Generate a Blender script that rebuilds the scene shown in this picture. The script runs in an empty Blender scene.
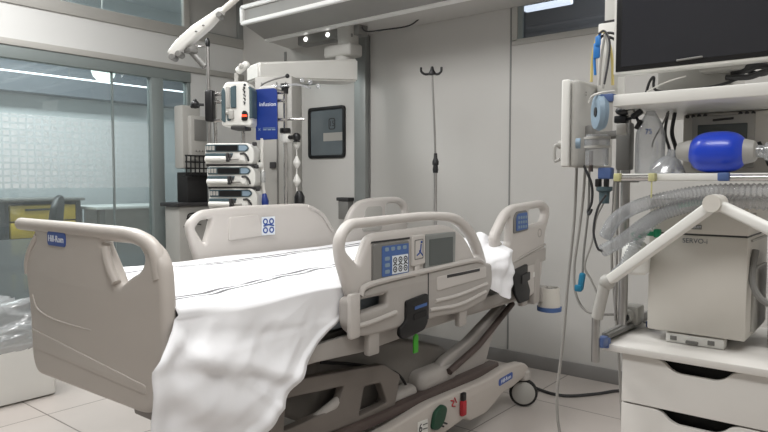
import bpy, bmesh, math, random
from mathutils import Vector, Matrix, noise
random.seed(7)
scene = bpy.context.scene
COL = scene.collection
PI = math.pi
R = math.radians

# ------------------------------------------------------------------ materials
def srgb(c):
    out = []
    for v in c:
        v /= 255.0
        out.append(v / 12.92 if v <= 0.04045 else ((v + 0.055) / 1.055) ** 2.4)
    return out

def mat(name, rgb, rough=0.5, metal=0.0, var=0.06, scale=6.0, bump=0.0, bscale=120.0,
        emit=None, estr=0.0, coat=0.0, spec=0.5):
    m = bpy.data.materials.new(name); m.use_nodes = True
    nt = m.node_tree; b = nt.nodes['Principled BSDF']
    c = srgb(rgb)
    tc = nt.nodes.new('ShaderNodeTexCoord')
    n = nt.nodes.new('ShaderNodeTexNoise'); n.inputs['Scale'].default_value = scale
    n.inputs['Detail'].default_value = 4
    nt.links.new(tc.outputs['Object'], n.inputs['Vector'])
    cr = nt.nodes.new('ShaderNodeValToRGB')
    cr.color_ramp.elements[0].position = 0.3; cr.color_ramp.elements[1].position = 0.7
    cr.color_ramp.elements[0].color = [v * (1 - var) for v in c] + [1]
    cr.color_ramp.elements[1].color = [min(1, v * (1 + var)) for v in c] + [1]
    nt.links.new(n.outputs['Fac'], cr.inputs['Fac'])
    nt.links.new(cr.outputs['Color'], b.inputs['Base Color'])
    b.inputs['Roughness'].default_value = rough
    b.inputs['Metallic'].default_value = metal
    b.inputs['Specular IOR Level'].default_value = spec
    b.inputs['Coat Weight'].default_value = coat
    if bump:
        n2 = nt.nodes.new('ShaderNodeTexNoise'); n2.inputs['Scale'].default_value = bscale
        nt.links.new(tc.outputs['Object'], n2.inputs['Vector'])
        bp = nt.nodes.new('ShaderNodeBump'); bp.inputs['Strength'].default_value = bump
        bp.inputs['Distance'].default_value = 0.002
        nt.links.new(n2.outputs['Fac'], bp.inputs['Height'])
        nt.links.new(bp.outputs['Normal'], b.inputs['Normal'])
    if emit:
        b.inputs['Emission Color'].default_value = srgb(emit) + [1]
        b.inputs['Emission Strength'].default_value = estr
    return m

def glassmat(name, tint=(235, 240, 240), refl=0.08, rough=0.02, haze=0.0, hazecol=(200, 205, 205)):
    m = bpy.data.materials.new(name); m.use_nodes = True
    nt = m.node_tree; nt.nodes.clear()
    o = nt.nodes.new('ShaderNodeOutputMaterial')
    t = nt.nodes.new('ShaderNodeBsdfTransparent'); t.inputs['Color'].default_value = srgb(tint) + [1]
    g = nt.nodes.new('ShaderNodeBsdfGlossy'); g.inputs['Roughness'].default_value = rough
    lw = nt.nodes.new('ShaderNodeLayerWeight'); lw.inputs['Blend'].default_value = 0.25
    mm = nt.nodes.new('ShaderNodeMath'); mm.operation = 'MULTIPLY_ADD'
    mm.inputs[1].default_value = 0.6; mm.inputs[2].default_value = refl
    nt.links.new(lw.outputs['Fresnel'], mm.inputs[0])
    mx = nt.nodes.new('ShaderNodeMixShader')
    nt.links.new(mm.outputs[0], mx.inputs[0]); nt.links.new(t.outputs[0], mx.inputs[1]); nt.links.new(g.outputs[0], mx.inputs[2])
    last = mx
    if haze:
        d = nt.nodes.new('ShaderNodeBsdfDiffuse'); d.inputs['Color'].default_value = srgb(hazecol) + [1]
        m2 = nt.nodes.new('ShaderNodeMixShader'); m2.inputs[0].default_value = haze
        nt.links.new(mx.outputs[0], m2.inputs[1]); nt.links.new(d.outputs[0], m2.inputs[2]); last = m2
    nt.links.new(last.outputs[0], o.inputs['Surface'])
    return m

def filmmat(name):
    """frosted film of small squares that thins out to the right"""
    m = bpy.data.materials.new(name); m.use_nodes = True
    nt = m.node_tree; nt.nodes.clear(); N = nt.nodes.new; L = nt.links.new
    o = N('ShaderNodeOutputMaterial'); t = N('ShaderNodeBsdfTransparent')
    d = N('ShaderNodeBsdfDiffuse'); d.inputs['Color'].default_value = srgb((225, 230, 230)) + [1]
    tc = N('ShaderNodeTexCoord'); sp = N('ShaderNodeSeparateXYZ'); L(tc.outputs['Object'], sp.inputs[0])
    def math_(op, a, b=None):
        n = N('ShaderNodeMath'); n.operation = op
        for i, v in enumerate((a, b)):
            if v is None: continue
            if isinstance(v, (int, float)): n.inputs[i].default_value = v
            else: L(v, n.inputs[i])
        return n.outputs[0]
    fy = math_('FRACT', math_('MULTIPLY', sp.outputs['Y'], 19.0))
    fz = math_('FRACT', math_('MULTIPLY', sp.outputs['Z'], 22.0))
    sq = math_('MULTIPLY', math_('GREATER_THAN', fy, 0.28), math_('GREATER_THAN', fz, 0.3))
    nz = N('ShaderNodeTexNoise'); nz.inputs['Scale'].default_value = 9; L(tc.outputs['Object'], nz.inputs['Vector'])
    mr = N('ShaderNodeMapRange'); L(sp.outputs['Y'], mr.inputs['Value'])
    mr.inputs['From Min'].default_value = 0.3; mr.inputs['From Max'].default_value = 1.45
    mr.inputs['To Min'].default_value = 0.40; mr.inputs['To Max'].default_value = 0.04
    f = math_('MULTIPLY', math_('MULTIPLY', sq, mr.outputs['Result']), math_('ADD', nz.outputs['Fac'], 0.35))
    f = math_('ADD', f, 0.1)
    mx = N('ShaderNodeMixShader'); L(f, mx.inputs[0]); L(t.outputs[0], mx.inputs[1]); L(d.outputs[0], mx.inputs[2])
    L(mx.outputs[0], o.inputs['Surface'])
    return m

def floormat():
    m = mat('floor_tiles', (196, 188, 182), 0.28, var=0.05, scale=2.5)
    nt = m.node_tree; b = nt.nodes['Principled BSDF']; N = nt.nodes.new; L = nt.links.new
    src = b.inputs['Base Color'].links[0].from_socket
    tc = N('ShaderNodeTexCoord'); sp = N('ShaderNodeSeparateXYZ'); L(tc.outputs['Object'], sp.inputs[0])
    outs = []
    for ax, off in (('X', 3.39), ('Y', -1.405)):
        a = N('ShaderNodeMath'); a.operation = 'ADD'; a.inputs[1].default_value = off + 60.0
        L(sp.outputs[ax], a.inputs[0])
        mo = N('ShaderNodeMath'); mo.operation = 'MODULO'; mo.inputs[1].default_value = 0.6; L(a.outputs[0], mo.inputs[0])
        c = N('ShaderNodeMath'); c.operation = 'LESS_THAN'; c.inputs[1].default_value = 0.007; L(mo.outputs[0], c.inputs[0])
        outs.append(c.outputs[0])
    mxm = N('ShaderNodeMath'); mxm.operation = 'MAXIMUM'; L(outs[0], mxm.inputs[0]); L(outs[1], mxm.inputs[1])
    mx = N('ShaderNodeMix'); mx.data_type = 'RGBA'
    L(mxm.outputs[0], mx.inputs[0]); L(src, mx.inputs[6]); mx.inputs[7].default_value = srgb((120, 112, 106)) + [1]
    L(mx.outputs[2], b.inputs['Base Color'])
    return m

def sheetmat():
    m = mat('white_cotton', (236, 236, 238), 0.9, var=0.012, scale=5, bump=0.25, bscale=700, spec=0.15)
    nt = m.node_tree; b = nt.nodes['Principled BSDF']; N = nt.nodes.new; L = nt.links.new
    src = b.inputs['Base Color'].links[0].from_socket
    uv = N('ShaderNodeUVMap'); uv.uv_map = 'weave'
    sp = N('ShaderNodeSeparateXYZ'); L(uv.outputs[0], sp.inputs[0])
    nz = N('ShaderNodeTexNoise'); nz.inputs['Scale'].default_value = 4.5; L(uv.outputs[0], nz.inputs['Vector'])
    nz2 = N('ShaderNodeTexNoise'); nz2.inputs['Scale'].default_value = 7; L(uv.outputs[0], nz2.inputs['Vector'])
    def mt(op, a, b_=None):
        n = N('ShaderNodeMath'); n.operation = op
        for i, v in enumerate((a, b_)):
            if v is None: continue
            if isinstance(v, (int, float)): n.inputs[i].default_value = v
            else: L(v, n.inputs[i])
        return n.outputs[0]
    wob = mt('MULTIPLY', mt('SUBTRACT', nz.outputs['Fac'], 0.5), 0.05)
    tot = None
    for x0, sl in ((-1.665, -0.150), (-2.235, -0.04)):
        line = mt('ADD', mt('SUBTRACT', sp.outputs['X'], x0), mt('MULTIPLY', mt('SUBTRACT', sp.outputs['Y'], 1.05), -sl))
        dd = mt('ABSOLUTE', mt('ADD', line, wob))
        band = mt('MULTIPLY', mt('LESS_THAN', dd, 0.027), mt('GREATER_THAN', dd, 0.007))
        tot = band if tot is None else mt('MAXIMUM', tot, band)
    tot = mt('MULTIPLY', tot, mt('MINIMUM', mt('MULTIPLY', mt('MAXIMUM', mt('SUBTRACT', nz2.outputs['Fac'], 0.30), 0.0), 7.0), 0.97))
    mx = N('ShaderNodeMix'); mx.data_type = 'RGBA'
    L(tot, mx.inputs[0]); L(src, mx.inputs[6]); mx.inputs[7].default_value = srgb((104, 104, 106)) + [1]
    L(mx.outputs[2], b.inputs['Base Color'])
    return m

M = dict(
    wall=mat('painted_wall_panel', (192, 190, 186), 0.45, var=0.02, scale=1.2),
    panel=mat('header_panel', (206, 206, 204), 0.4, var=0.015, scale=1.5),
    ceil=mat('ceiling_paint', (205, 204, 200), 0.8, var=0.02),
    alu=mat('grey_aluminium', (142, 145, 143), 0.4, 0.3, var=0.03),
    greenalu=mat('grey_green_frame', (134, 142, 141), 0.4, 0.2, var=0.03),
    joint=mat('panel_joint', (130, 130, 128), 0.5),
    base=mat('skirting_grey', (132, 130, 128), 0.5),
    floor=floormat(),
    beige=mat('bed_plastic_beige', (188, 181, 174), 0.42, var=0.025, scale=3),
    rim=mat('beam_rim_white', (242, 242, 240), 0.4, var=0.01),
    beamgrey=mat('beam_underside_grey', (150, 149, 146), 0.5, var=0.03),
    beigelt=mat('rail_plastic_pale', (196, 191, 186), 0.4, var=0.02, scale=3),
    beige2=mat('bed_plastic_grey_beige', (172, 167, 162), 0.45, var=0.03, scale=3),
    bedframe=mat('bed_frame_paint', (118, 111, 105), 0.45, 0.1, var=0.04),
    bedbrown=mat('bed_rail_brown', (84, 72, 68), 0.5, var=0.05),
    dark=mat('dark_grey_plastic', (52, 51, 52), 0.5, var=0.08),
    under=mat('under_deck_grey', (112, 108, 103), 0.55, var=0.06),
    black=mat('black_plastic', (18, 18, 20), 0.4),
    rubber=mat('black_rubber', (28, 27, 27), 0.75),
    white=mat('white_plastic', (222, 221, 216), 0.35, var=0.02),
    lam=mat('white_laminate', (214, 211, 206), 0.35, var=0.015),
    cream=mat('cream_plastic', (206, 202, 194), 0.4, var=0.03),
    ltgrey=mat('light_grey_plastic', (170, 168, 163), 0.45, var=0.03),
    grey=mat('mid_grey_plastic', (120, 119, 116), 0.45, var=0.04),
    steel=mat('brushed_steel', (172, 170, 168), 0.28, 0.9, var=0.05, scale=20),
    chrome=mat('bright_rail_steel', (200, 198, 196), 0.2, 0.95, var=0.03),
    blue=mat('royal_blue_rubber', (28, 66, 196), 0.32, var=0.08, scale=9, coat=0.2),
    navy=mat('blue_board', (26, 54, 130), 0.4, var=0.05),
    badge=mat('badge_blue', (62, 88, 156), 0.4),
    blue2=mat('clamp_blue', (76, 98, 146), 0.45),
    keyblue=mat('keypad_blue', (68, 100, 158), 0.4, var=0.08),
    paleblue=mat('pale_blue_rubber', (132, 152, 168), 0.5, var=0.04),
    bluering=mat('bumper_blue', (74, 102, 152), 0.6),
    screen=mat('screen_off', (86, 91, 90), 0.25, var=0.03),
    tv=mat('monitor_glass', (46, 47, 52), 0.25, var=0.06, scale=2),
    disp=mat('lcd_black', (14, 15, 18), 0.3),
    teal=mat('teal_trim', (40, 112, 112), 0.4),
    slate=mat('pump_slate', (70, 88, 94), 0.45, var=0.05),
    green=mat('green_connector', (22, 140, 96), 0.4),
    lime=mat('green_strap', (70, 170, 48), 0.6),
    dkgreen=mat('pedal_green', (22, 66, 46), 0.5),
    red=mat('pedal_red', (170, 38, 48), 0.5),
    yellow=mat('yellow_drawer', (206, 176, 58), 0.45, var=0.05),
    ylw=mat('yellow_tag', (190, 187, 138), 0.5),
    ink=mat('print_grey', (88, 96, 104), 0.6),
    inkw=mat('print_white', (225, 230, 236), 0.6),
    inkd=mat('print_dark', (40, 42, 46), 0.6),
    inkb=mat('print_blue', (52, 82, 150), 0.6),
    cab_g=mat('cable_grey', (150, 148, 144), 0.5),
    cab_d=mat('cable_dark', (48, 48, 50), 0.5),
    cab_y=mat('cable_yellow', (204, 186, 120), 0.5),
    cab_b=mat('cable_blue', (44, 122, 196), 0.5),
    cab_w=mat('cable_white', (212, 210, 204), 0.5),
    tealclip=mat('teal_clip', (26, 112, 146), 0.4),
    led=mat('red_led', (230, 60, 40), 0.4, emit=(255, 60, 30), estr=3),
    tube=mat('lit_tube', (255, 255, 255), 0.4, emit=(235, 242, 255), estr=3),
    globe=mat('lit_globe', (255, 255, 255), 0.4, emit=(225, 245, 240), estr=2.2),
    spot=mat('lit_spot', (255, 255, 255), 0.4, emit=(255, 255, 250), estr=4),
    dim=mat('dim_soffit', (104, 109, 116), 0.6, var=0.05),
    backwall=mat('corridor_wall', (196, 200, 202), 0.6, var=0.03, scale=1.5),
    desk=mat('desk_white', (206, 208, 206), 0.4),
    mattress=mat('mattress_blue_grey', (150, 160, 168), 0.6),
    sheet=sheetmat(),
    glass=glassmat('pane_glass', (232, 238, 237), 0.05, haze=0.09, hazecol=(196, 204, 206)),
    darkglass=glassmat('dark_pane', (204, 207, 210), 0.06, haze=0.10, hazecol=(150, 155, 160)),
    doorglass=glassmat('door_pane', (150, 158, 160), 0.10),
    film=filmmat('frosted_squares'),
    clear=glassmat('clear_plastic', (243, 244, 245), 0.10, 0.15, haze=0.24, hazecol=(222, 224, 226)),
    bag=glassmat('clear_bag', (236, 238, 240), 0.16, 0.10, haze=0.32, hazecol=(214, 216, 216)),
)

# hose: ribbed clear plastic, ribs along the V of the tube come from real geometry
# ------------------------------------------------------------------ mesh helpers
ROOTS = {}
def setp(o, label=None, cat=None, group=None, kind=None):
    if label: o['label'] = label
    if cat: o['category'] = cat
    if group: o['group'] = group
    if kind: o['kind'] = kind
    return o

def thing(name, label, cat, loc=(0, 0, 0), rz=0.0, group=None):
    o = bpy.data.objects.new(name, None); COL.objects.link(o)
    o.empty_display_size = 0.05
    o.location = loc; o.rotation_euler = (0, 0, rz)
    ROOTS[o.name] = Matrix.Translation(loc) @ Matrix.Rotation(rz, 4, 'Z')
    return setp(o, label, cat, group)

def rootmat(p):
    while p.parent: p = p.parent
    return ROOTS[p.name]

def rounded(pts, r, n=5):
    """round the corners of a 2D loop; r a number or one per corner"""
    out = []; k = len(pts)
    for i in range(k):
        p0, p1, p2 = Vector(pts[i - 1]), Vector(pts[i]), Vector(pts[(i + 1) % k])
        a, b = p0 - p1, p2 - p1
        la, lb = a.length, b.length
        rr = r[i] if isinstance(r, (list, tuple)) else r
        d = min(rr, la * 0.48, lb * 0.48)
        if d < 1e-5: out.append(tuple(p1)); continue
        s, e = p1 + a / la * d, p1 + b / lb * d
        for j in range(n + 1):
            t = j / n
            q = s * (1 - t) ** 2 + p1 * 2 * t * (1 - t) + e * t * t
            out.append((q.x, q.y))
    return out

def smooth_path(pts, n=6, closed=False):
    P = [Vector(p) for p in pts]; out = []
    k = len(P)
    rng = range(k if closed else k - 1)
    for i in rng:
        p0 = P[(i - 1) % k] if (closed or i > 0) else P[0] * 2 - P[1]
        p1, p2 = P[i], P[(i + 1) % k]
        p3 = P[(i + 2) % k] if (closed or i + 2 < k) else P[-1] * 2 - P[-2]
        for j in range(n):
            t = j / n
            out.append(0.5 * ((2 * p1) + (p2 - p0) * t + (2 * p0 - 5 * p1 + 4 * p2 - p3) * t * t + (3 * p1 - p0 - 3 * p2 + p3) * t ** 3))
    if not closed: out.append(P[-1])
    return out

def frame(o, x, y):
    x = Vector(x).normalized(); y = Vector(y).normalized(); z = x.cross(y)
    m = Matrix.Identity(4)
    for i in range(3):
        m[i][0], m[i][1], m[i][2], m[i][3] = x[i], y[i], z[i], o[i]
    return m
YZ = lambda X: frame((X, 0, 0), (0, 1, 0), (0, 0, 1))       # 2D (Y, Z) -> plane at X, normal +X
XZ = lambda Y: frame((0, Y, 0), (1, 0, 0), (0, 0, 1))       # normal -Y
XY = lambda Z: frame((0, 0, Z), (1, 0, 0), (0, 1, 0))

class MB:
    def __init__(s): s.bm = bmesh.new()
    def _merge(s, b2, mtx=None):
        me = bpy.data.meshes.new('tmp'); 
        if mtx is not None: bmesh.ops.transform(b2, matrix=mtx, verts=b2.verts)
        b2.to_mesh(me); b2.free(); s.bm.from_mesh(me); bpy.data.meshes.remove(me); return s
    def box(s, lo, hi, bev=0.0, seg=2, mtx=None):
        b = bmesh.new(); bmesh.ops.create_cube(b, size=1)
        lo, hi = Vector(lo), Vector(hi)
        for v in b.verts: v.co = Vector(((lo[i] + hi[i]) / 2 + v.co[i] * (hi[i] - lo[i]) for i in range(3)))
        if bev:
            bmesh.ops.bevel(b, geom=b.edges[:], offset=bev, segments=seg, profile=0.5, affect='EDGES')
        return s._merge(b, mtx)
    def cbox(s, c, size, bev=0.0, rot=None, seg=2):
        h = [v / 2 for v in size]
        m = Matrix.Translation(c)
        if rot is not None: m = m @ rot
        return s.box([-v for v in h], h, bev, seg, m)
    def tube(s, pts, r, seg=10, n=6, smooth=True, closed=False, caps=True):
        P = smooth_path(pts, n, closed) if smooth else [Vector(p) for p in pts]
        k = len(P); b = bmesh.new(); rings = []
        rad = (lambda i: r) if isinstance(r, (int, float)) else (lambda i: r(i / (k - 1)))
        def tan(i):
            if closed: return (P[(i + 1) % k] - P[i - 1]).normalized()
            a = P[i] - P[i - 1] if i > 0 else P[1] - P[0]
            c = P[i + 1] - P[i] if i < k - 1 else P[-1] - P[-2]
            return (a.normalized() + c.normalized()).normalized()
        t = tan(0); ref = Vector((0, 0, 1)) if abs(t.z) < 0.9 else Vector((1, 0, 0))
        nrm = (ref - t * ref.dot(t)).normalized()
        for i in range(k):
            t = tan(i); nrm = (nrm - t * nrm.dot(t)).normalized(); bn = t.cross(nrm)
            rings.append([b.verts.new(P[i] + (nrm * math.cos(2 * PI * j / seg) + bn * math.sin(2 * PI * j / seg)) * rad(i)) for j in range(seg)])
        for i in range(k if closed else k - 1):
            A, B = rings[i], rings[(i + 1) % k]
            for j in range(seg):
                b.faces.new((A[j], A[(j + 1) % seg], B[(j + 1) % seg], B[j]))
        if caps and not closed:
            b.faces.new(rings[0][::-1]); b.faces.new(rings[-1])
        return s._merge(b)
    def lathe(s, prof, o=(0, 0, 0), axis=(0, 0, 1), seg=24):
        """prof: (radius, height) pairs along axis"""
        z = Vector(axis).normalized(); ref = Vector((0, 0, 1)) if abs(z.z) < 0.9 else Vector((1, 0, 0))
        x = (ref - z * ref.dot(z)).normalized(); y = z.cross(x); o = Vector(o)
        b = bmesh.new(); rings = []
        for rr, h in prof:
            if rr < 1e-6: rings.append([b.verts.new(o + z * h)])
            else: rings.append([b.verts.new(o + z * h + (x * math.cos(2 * PI * j / seg) + y * math.sin(2 * PI * j / seg)) * rr) for j in range(seg)])
        for A, B in zip(rings, rings[1:]):
            if len(A) == 1 and len(B) == 1: continue
            for j in range(seg):
                if len(A) == 1: b.faces.new((A[0], B[(j + 1) % seg], B[j]))
                elif len(B) == 1: b.faces.new((A[j], A[(j + 1) % seg], B[0]))
                else: b.faces.new((A[j], A[(j + 1) % seg], B[(j + 1) % seg], B[j]))
        if len(rings[0]) > 1: b.faces.new(rings[0])
        if len(rings[-1]) > 1: b.faces.new(rings[-1])
        bmesh.ops.recalc_face_normals(b, faces=b.faces[:])
        return s._merge(b)
    def cyl(s, a, b_, r, seg=16, bev=0.0):
        a, b_ = Vector(a), Vector(b_); L = (b_ - a).length
        p = [(0, 0), (r, 0), (r, L), (0, L)] if not bev else [(0, 0), (r - bev, 0), (r, bev), (r, L - bev), (r - bev, L), (0, L)]
        return s.lathe(p, a, b_ - a, seg)
    def ball(s, c, r, mtx=None, seg=16):
        b = bmesh.new(); bmesh.ops.create_uvsphere(b, u_segments=seg, v_segments=seg // 2 + 2, radius=1)
        rr = (r, r, r) if isinstance(r, (int, float)) else r
        m = Matrix.Translation(c) @ (mtx or Matrix.Identity(4)) @ Matrix.Diagonal((rr[0], rr[1], rr[2], 1))
        return s._merge(b, m)
    def plate(s, loops, fr, thick, bev=0.0, res=3):
        """solid plate with holes from 2D loops, rounded edges; thick is the full depth"""
        cu = bpy.data.curves.new('tmp', 'CURVE'); cu.dimensions = '2D'; cu.fill_mode = 'BOTH'
        cu.extrude = max(thick / 2 - bev, 0.0001); cu.bevel_depth = bev; cu.bevel_resolution = res
        cu.offset = -bev
        for lp in loops:
            sp = cu.splines.new('POLY'); sp.points.add(len(lp) - 1); sp.use_cyclic_u = True
            for p, q in zip(sp.points, lp): p.co = (q[0], q[1], 0, 1)
        ob = bpy.data.objects.new('tmp', cu)
        me = bpy.data.meshes.new_from_object(ob)
        b = bmesh.new(); b.from_mesh(me); bmesh.ops.remove_doubles(b, verts=b.verts, dist=1e-5)
        bpy.data.objects.remove(ob); bpy.data.curves.remove(cu); bpy.data.meshes.remove(me)
        return s._merge(b, fr)
    def text(s, body, size, fr, ext=0.0006):
        cu = bpy.data.curves.new('tmp', 'FONT'); cu.body = body; cu.size = size; cu.extrude = ext
        cu.align_x = 'CENTER'; cu.align_y = 'CENTER'
        ob = bpy.data.objects.new('tmp', cu); me = bpy.data.meshes.new_from_object(ob)
        b = bmesh.new(); b.from_mesh(me)
        bpy.data.objects.remove(ob); bpy.data.curves.remove(cu); bpy.data.meshes.remove(me)
        return s._merge(b, fr)
    def build(s, name, m, parent=None, world=True, smooth=True, label=None, angle=40, keep=False):
        me = bpy.data.meshes.new(name)
        if parent is not None and world:
            bmesh.ops.transform(s.bm, matrix=rootmat(parent).inverted(), verts=s.bm.verts)
        off = None
        if parent is None and not keep and len(s.bm.verts):
            lo = Vector([min(v.co[i] for v in s.bm.verts) for i in range(3)])
            hi = Vector([max(v.co[i] for v in s.bm.verts) for i in range(3)])
            off = Vector(((lo.x + hi.x) / 2, (lo.y + hi.y) / 2, lo.z))
            bmesh.ops.translate(s.bm, vec=-off, verts=s.bm.verts)
        s.bm.to_mesh(me); s.bm.free()
        me.materials.append(M[m] if isinstance(m, str) else m)
        if smooth:
            me.polygons.foreach_set('use_smooth', [True] * len(me.polygons))
            me.set_sharp_from_angle(angle=R(angle))
        o = bpy.data.objects.new(name, me); COL.objects.link(o)
        if parent is not None: o.parent = parent
        if off is not None: o.location = off
        if parent is None: ROOTS[o.name] = Matrix.Translation(off or Vector((0, 0, 0)))
        if label: o['label'] = label
        return o

def struct(name, mb, m, parent=None, smooth=True):
    o = mb.build(name, m, parent, smooth=smooth, keep=True)
    if parent is None: o['kind'] = 'structure'
    return o
def single(name, mb, m, label, cat, group=None, **k):
    return setp(mb.build(name, m, **k), label, cat, group)
# ------------------------------------------------------------------ camera, light, render look
H = 1.2
cam = bpy.data.cameras.new('camera'); cam.sensor_width = 36; cam.lens = 640 / 768 * 36
cam.clip_start = 0.05
co = bpy.data.objects.new('camera', cam); COL.objects.link(co)
co.location = (0, 0, H); co.rotation_euler = (PI / 2 - math.atan(35 / 640), 0, R(39.2))
scene.camera = co
vs = scene.view_settings; vs.view_transform = 'Standard'; vs.look = 'None'; vs.gamma = 1; vs.exposure = 0.1; vs.use_curve_mapping = False
w = bpy.data.worlds.new('world'); scene.world = w; w.use_nodes = True
w.node_tree.nodes['Background'].inputs[0].default_value = (0.8, 0.85, 0.9, 1); w.node_tree.nodes['Background'].inputs[1].default_value = 0.15

def area(name, loc, size, power, rot=(0, 0, 0), col=(1, 0.997, 0.99)):
    l = bpy.data.lights.new(name, 'AREA'); l.shape = 'RECTANGLE'; l.size, l.size_y = size; l.energy = power; l.color = col
    o = bpy.data.objects.new(name, l); COL.objects.link(o); o.location = loc; o.rotation_euler = rot
    return o
area('ceiling_lamp_over_bed', (-1.95, 1.35, 2.94), (0.6, 1.2), 36)
area('fill_light_by_camera', (-0.4, 0.2, 2.94), (1.2, 0.6), 33)  # added fill light near the camera, not a fixture of the room
area('ceiling_lamp_by_glass', (-3.7, 1.2, 2.94), (0.6, 1.2), 50)
area('ceiling_lamp_by_trolley', (0.6, 2.2, 2.94), (0.6, 1.2), 27)
area('store_fill_light', (-1.3, 4.4, 2.93), (0.8, 0.5), 26)  # added light that lifts the dark store room behind the high window
area('corridor_lamp', (-6.0, 2.6, 3.3), (0.6, 2.4), 140, col=(0.94, 0.98, 1))

# ------------------------------------------------------------------ the room
XL, YB, ZC = -4.72, 3.755, 3.0
struct('floor', MB().box((-8.0, -2.6, -0.06), (1.9, 6.2, 0)), 'floor')
struct('ceiling', MB().box((XL - 0.12, -2.6, ZC), (1.9, YB + 0.12, ZC + 0.08)), 'ceil')
wb = MB()     # back wall in panels, an opening for the high window
WX0, WX1, WZ0, WZ1 = -1.985, -0.75, 2.09, 2.62
wb.box((XL - 0.12, YB, 0), (1.9, YB + 0.12, WZ0)); wb.box((XL - 0.12, YB, WZ1), (1.9, YB + 0.12, ZC))
wb.box((XL - 0.12, YB, WZ0), (WX0, YB + 0.12, WZ1)); wb.box((WX1, YB, WZ0), (1.9, YB + 0.12, WZ1))
struct('wall_back', wb, 'wall', smooth=False)
struct('wall_right', MB().box((1.8, -2.6, 0), (1.9, YB, ZC)), 'wall')
struct('wall_front', MB().box((XL - 0.12, -2.6, 0), (1.8, -2.5, ZC)), 'wall')
struct('trim_1', MB().box((-2.012, YB - 0.004, 0.09), (-2.002, YB + 0.001, 2.32)), 'joint')
struct('trim_2', MB().box((-3.205, YB - 0.006, 0.09), (-3.195, YB + 0.001, 2.3)), 'joint')
struct('trim_3', MB().box((-4.16, YB - 0.006, 0.0), (-4.135, YB + 0.001, 2.3)), 'joint')
struct('baseboard_back', MB().box((-3.2, YB - 0.014, 0), (1.8, YB, 0.085), 0.003), 'base')

# high window in the back wall: frame, dark pane, and the dim store room behind it with a lit tube
w1 = thing('window_1', 'high narrow window with dark pane in the back wall', 'window', (WX0, YB, WZ0)); w1['kind'] = 'structure'
fr = MB()
fr.box((WX0 - 0.012, YB - 0.012, WZ0 - 0.022), (WX1 + 0.012, YB + 0.05, WZ0 + 0.014), 0.003)
fr.box((WX0 - 0.012, YB - 0.012, WZ1 - 0.014), (WX1 + 0.012, YB + 0.05, WZ1 + 0.022), 0.003)
fr.box((WX0 - 0.012, YB - 0.012, WZ0), (WX0 + 0.026, YB + 0.05, WZ1), 0.003)
fr.box((WX1 - 0.026, YB - 0.012, WZ0), (WX1 + 0.012, YB + 0.05, WZ1), 0.003)
fr.build('window_frame', 'ltgrey', w1)
MB().box((WX0 + 0.026, YB + 0.02, WZ0 + 0.014), (WX1 - 0.026, YB + 0.026, WZ1 - 0.014)).build('pane', 'darkglass', w1)
MB().box((WX0 + 0.026, YB - 0.004, WZ0 + 0.014), (WX0 + 0.06, YB + 0.016, WZ1 - 0.014)).build('sliding_edge', 'greenalu', w1)
st = MB(); st.box((-2.6, 5.0, 1.6), (0.2, 5.05, 3.0)); st.box((-2.6, YB + 0.13, 1.95), (0.2, 5.0, 2.0))
st.box((-2.6, YB + 0.13, 2.95), (0.2, 5.0, 3.0)); st.box((-2.65, YB + 0.13, 1.95), (-2.6, 5.05, 3.0)); st.box((0.2, YB + 0.13, 1.95), (0.25, 5.05, 3.0))
struct('wall_store', st, mat('store_wall', (96, 98, 102), 0.7), smooth=False)
single('tube_light', MB().box((-2.15, 4.2, 2.40), (-1.80, 4.25, 2.44), 0.01), 'tube', 'lit white tube seen through the high dark window in the back wall', 'light')

# swing door in the back wall with a small dark viewing window
d1 = thing('door_1', 'pale grey swing door with a small dark framed window', 'door', (-3.75, YB, 0)); d1['kind'] = 'structure'
MB().box((-4.06, YB - 0.035, 0.01), (-3.325, YB - 0.002, 1.985), 0.004).build('door_leaf', 'wall', d1)
f = MB(); f.box((-4.135, YB - 0.045, 0), (-4.065, YB, 2.04), 0.004); f.box((-3.32, YB - 0.05, 0), (-3.205, YB, 2.32), 0.004); f.box((-4.065, YB - 0.045, 1.99), (-3.32, YB, 2.04), 0.004)
f.build('door_frame', 'alu', d1)
g = MB(); o_ = rounded([(-3.83, 1.383), (-3.42, 1.383), (-3.42, 1.795), (-3.83, 1.795)], 0.035)
i_ = rounded([(-3.805, 1.408), (-3.445, 1.408), (-3.445, 1.77), (-3.805, 1.77)], 0.022)
g.plate([o_, i_], XZ(YB - 0.042), 0.02, 0.004); g.build('window_gasket', 'black', d1)
MB().plate([i_], XZ(YB - 0.038), 0.004).build('viewing_pane', mat('door_pane_grey', (104, 112, 116), 0.08, var=0.12, scale=3), d1)
nb = MB(); nb.plate([rounded([(-3.60, 1.61), (-3.53, 1.61), (-3.53, 1.70), (-3.60, 1.70)], 0.02), rounded([(-3.593, 1.617), (-3.537, 1.617), (-3.537, 1.693), (-3.593, 1.693)], 0.016)], XZ(YB - 0.0415), 0.002)
nb.text('15', 0.062, XZ(YB - 0.0415)@Matrix.Translation((-3.565, 1.655, 0))); nb.build('room_number', 'inkd', d1)
MB().box((-3.66, YB - 0.042, 1.52), (-3.45, YB - 0.0395, 1.585)).build('paper_notice', 'ltgrey', d1)

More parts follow.
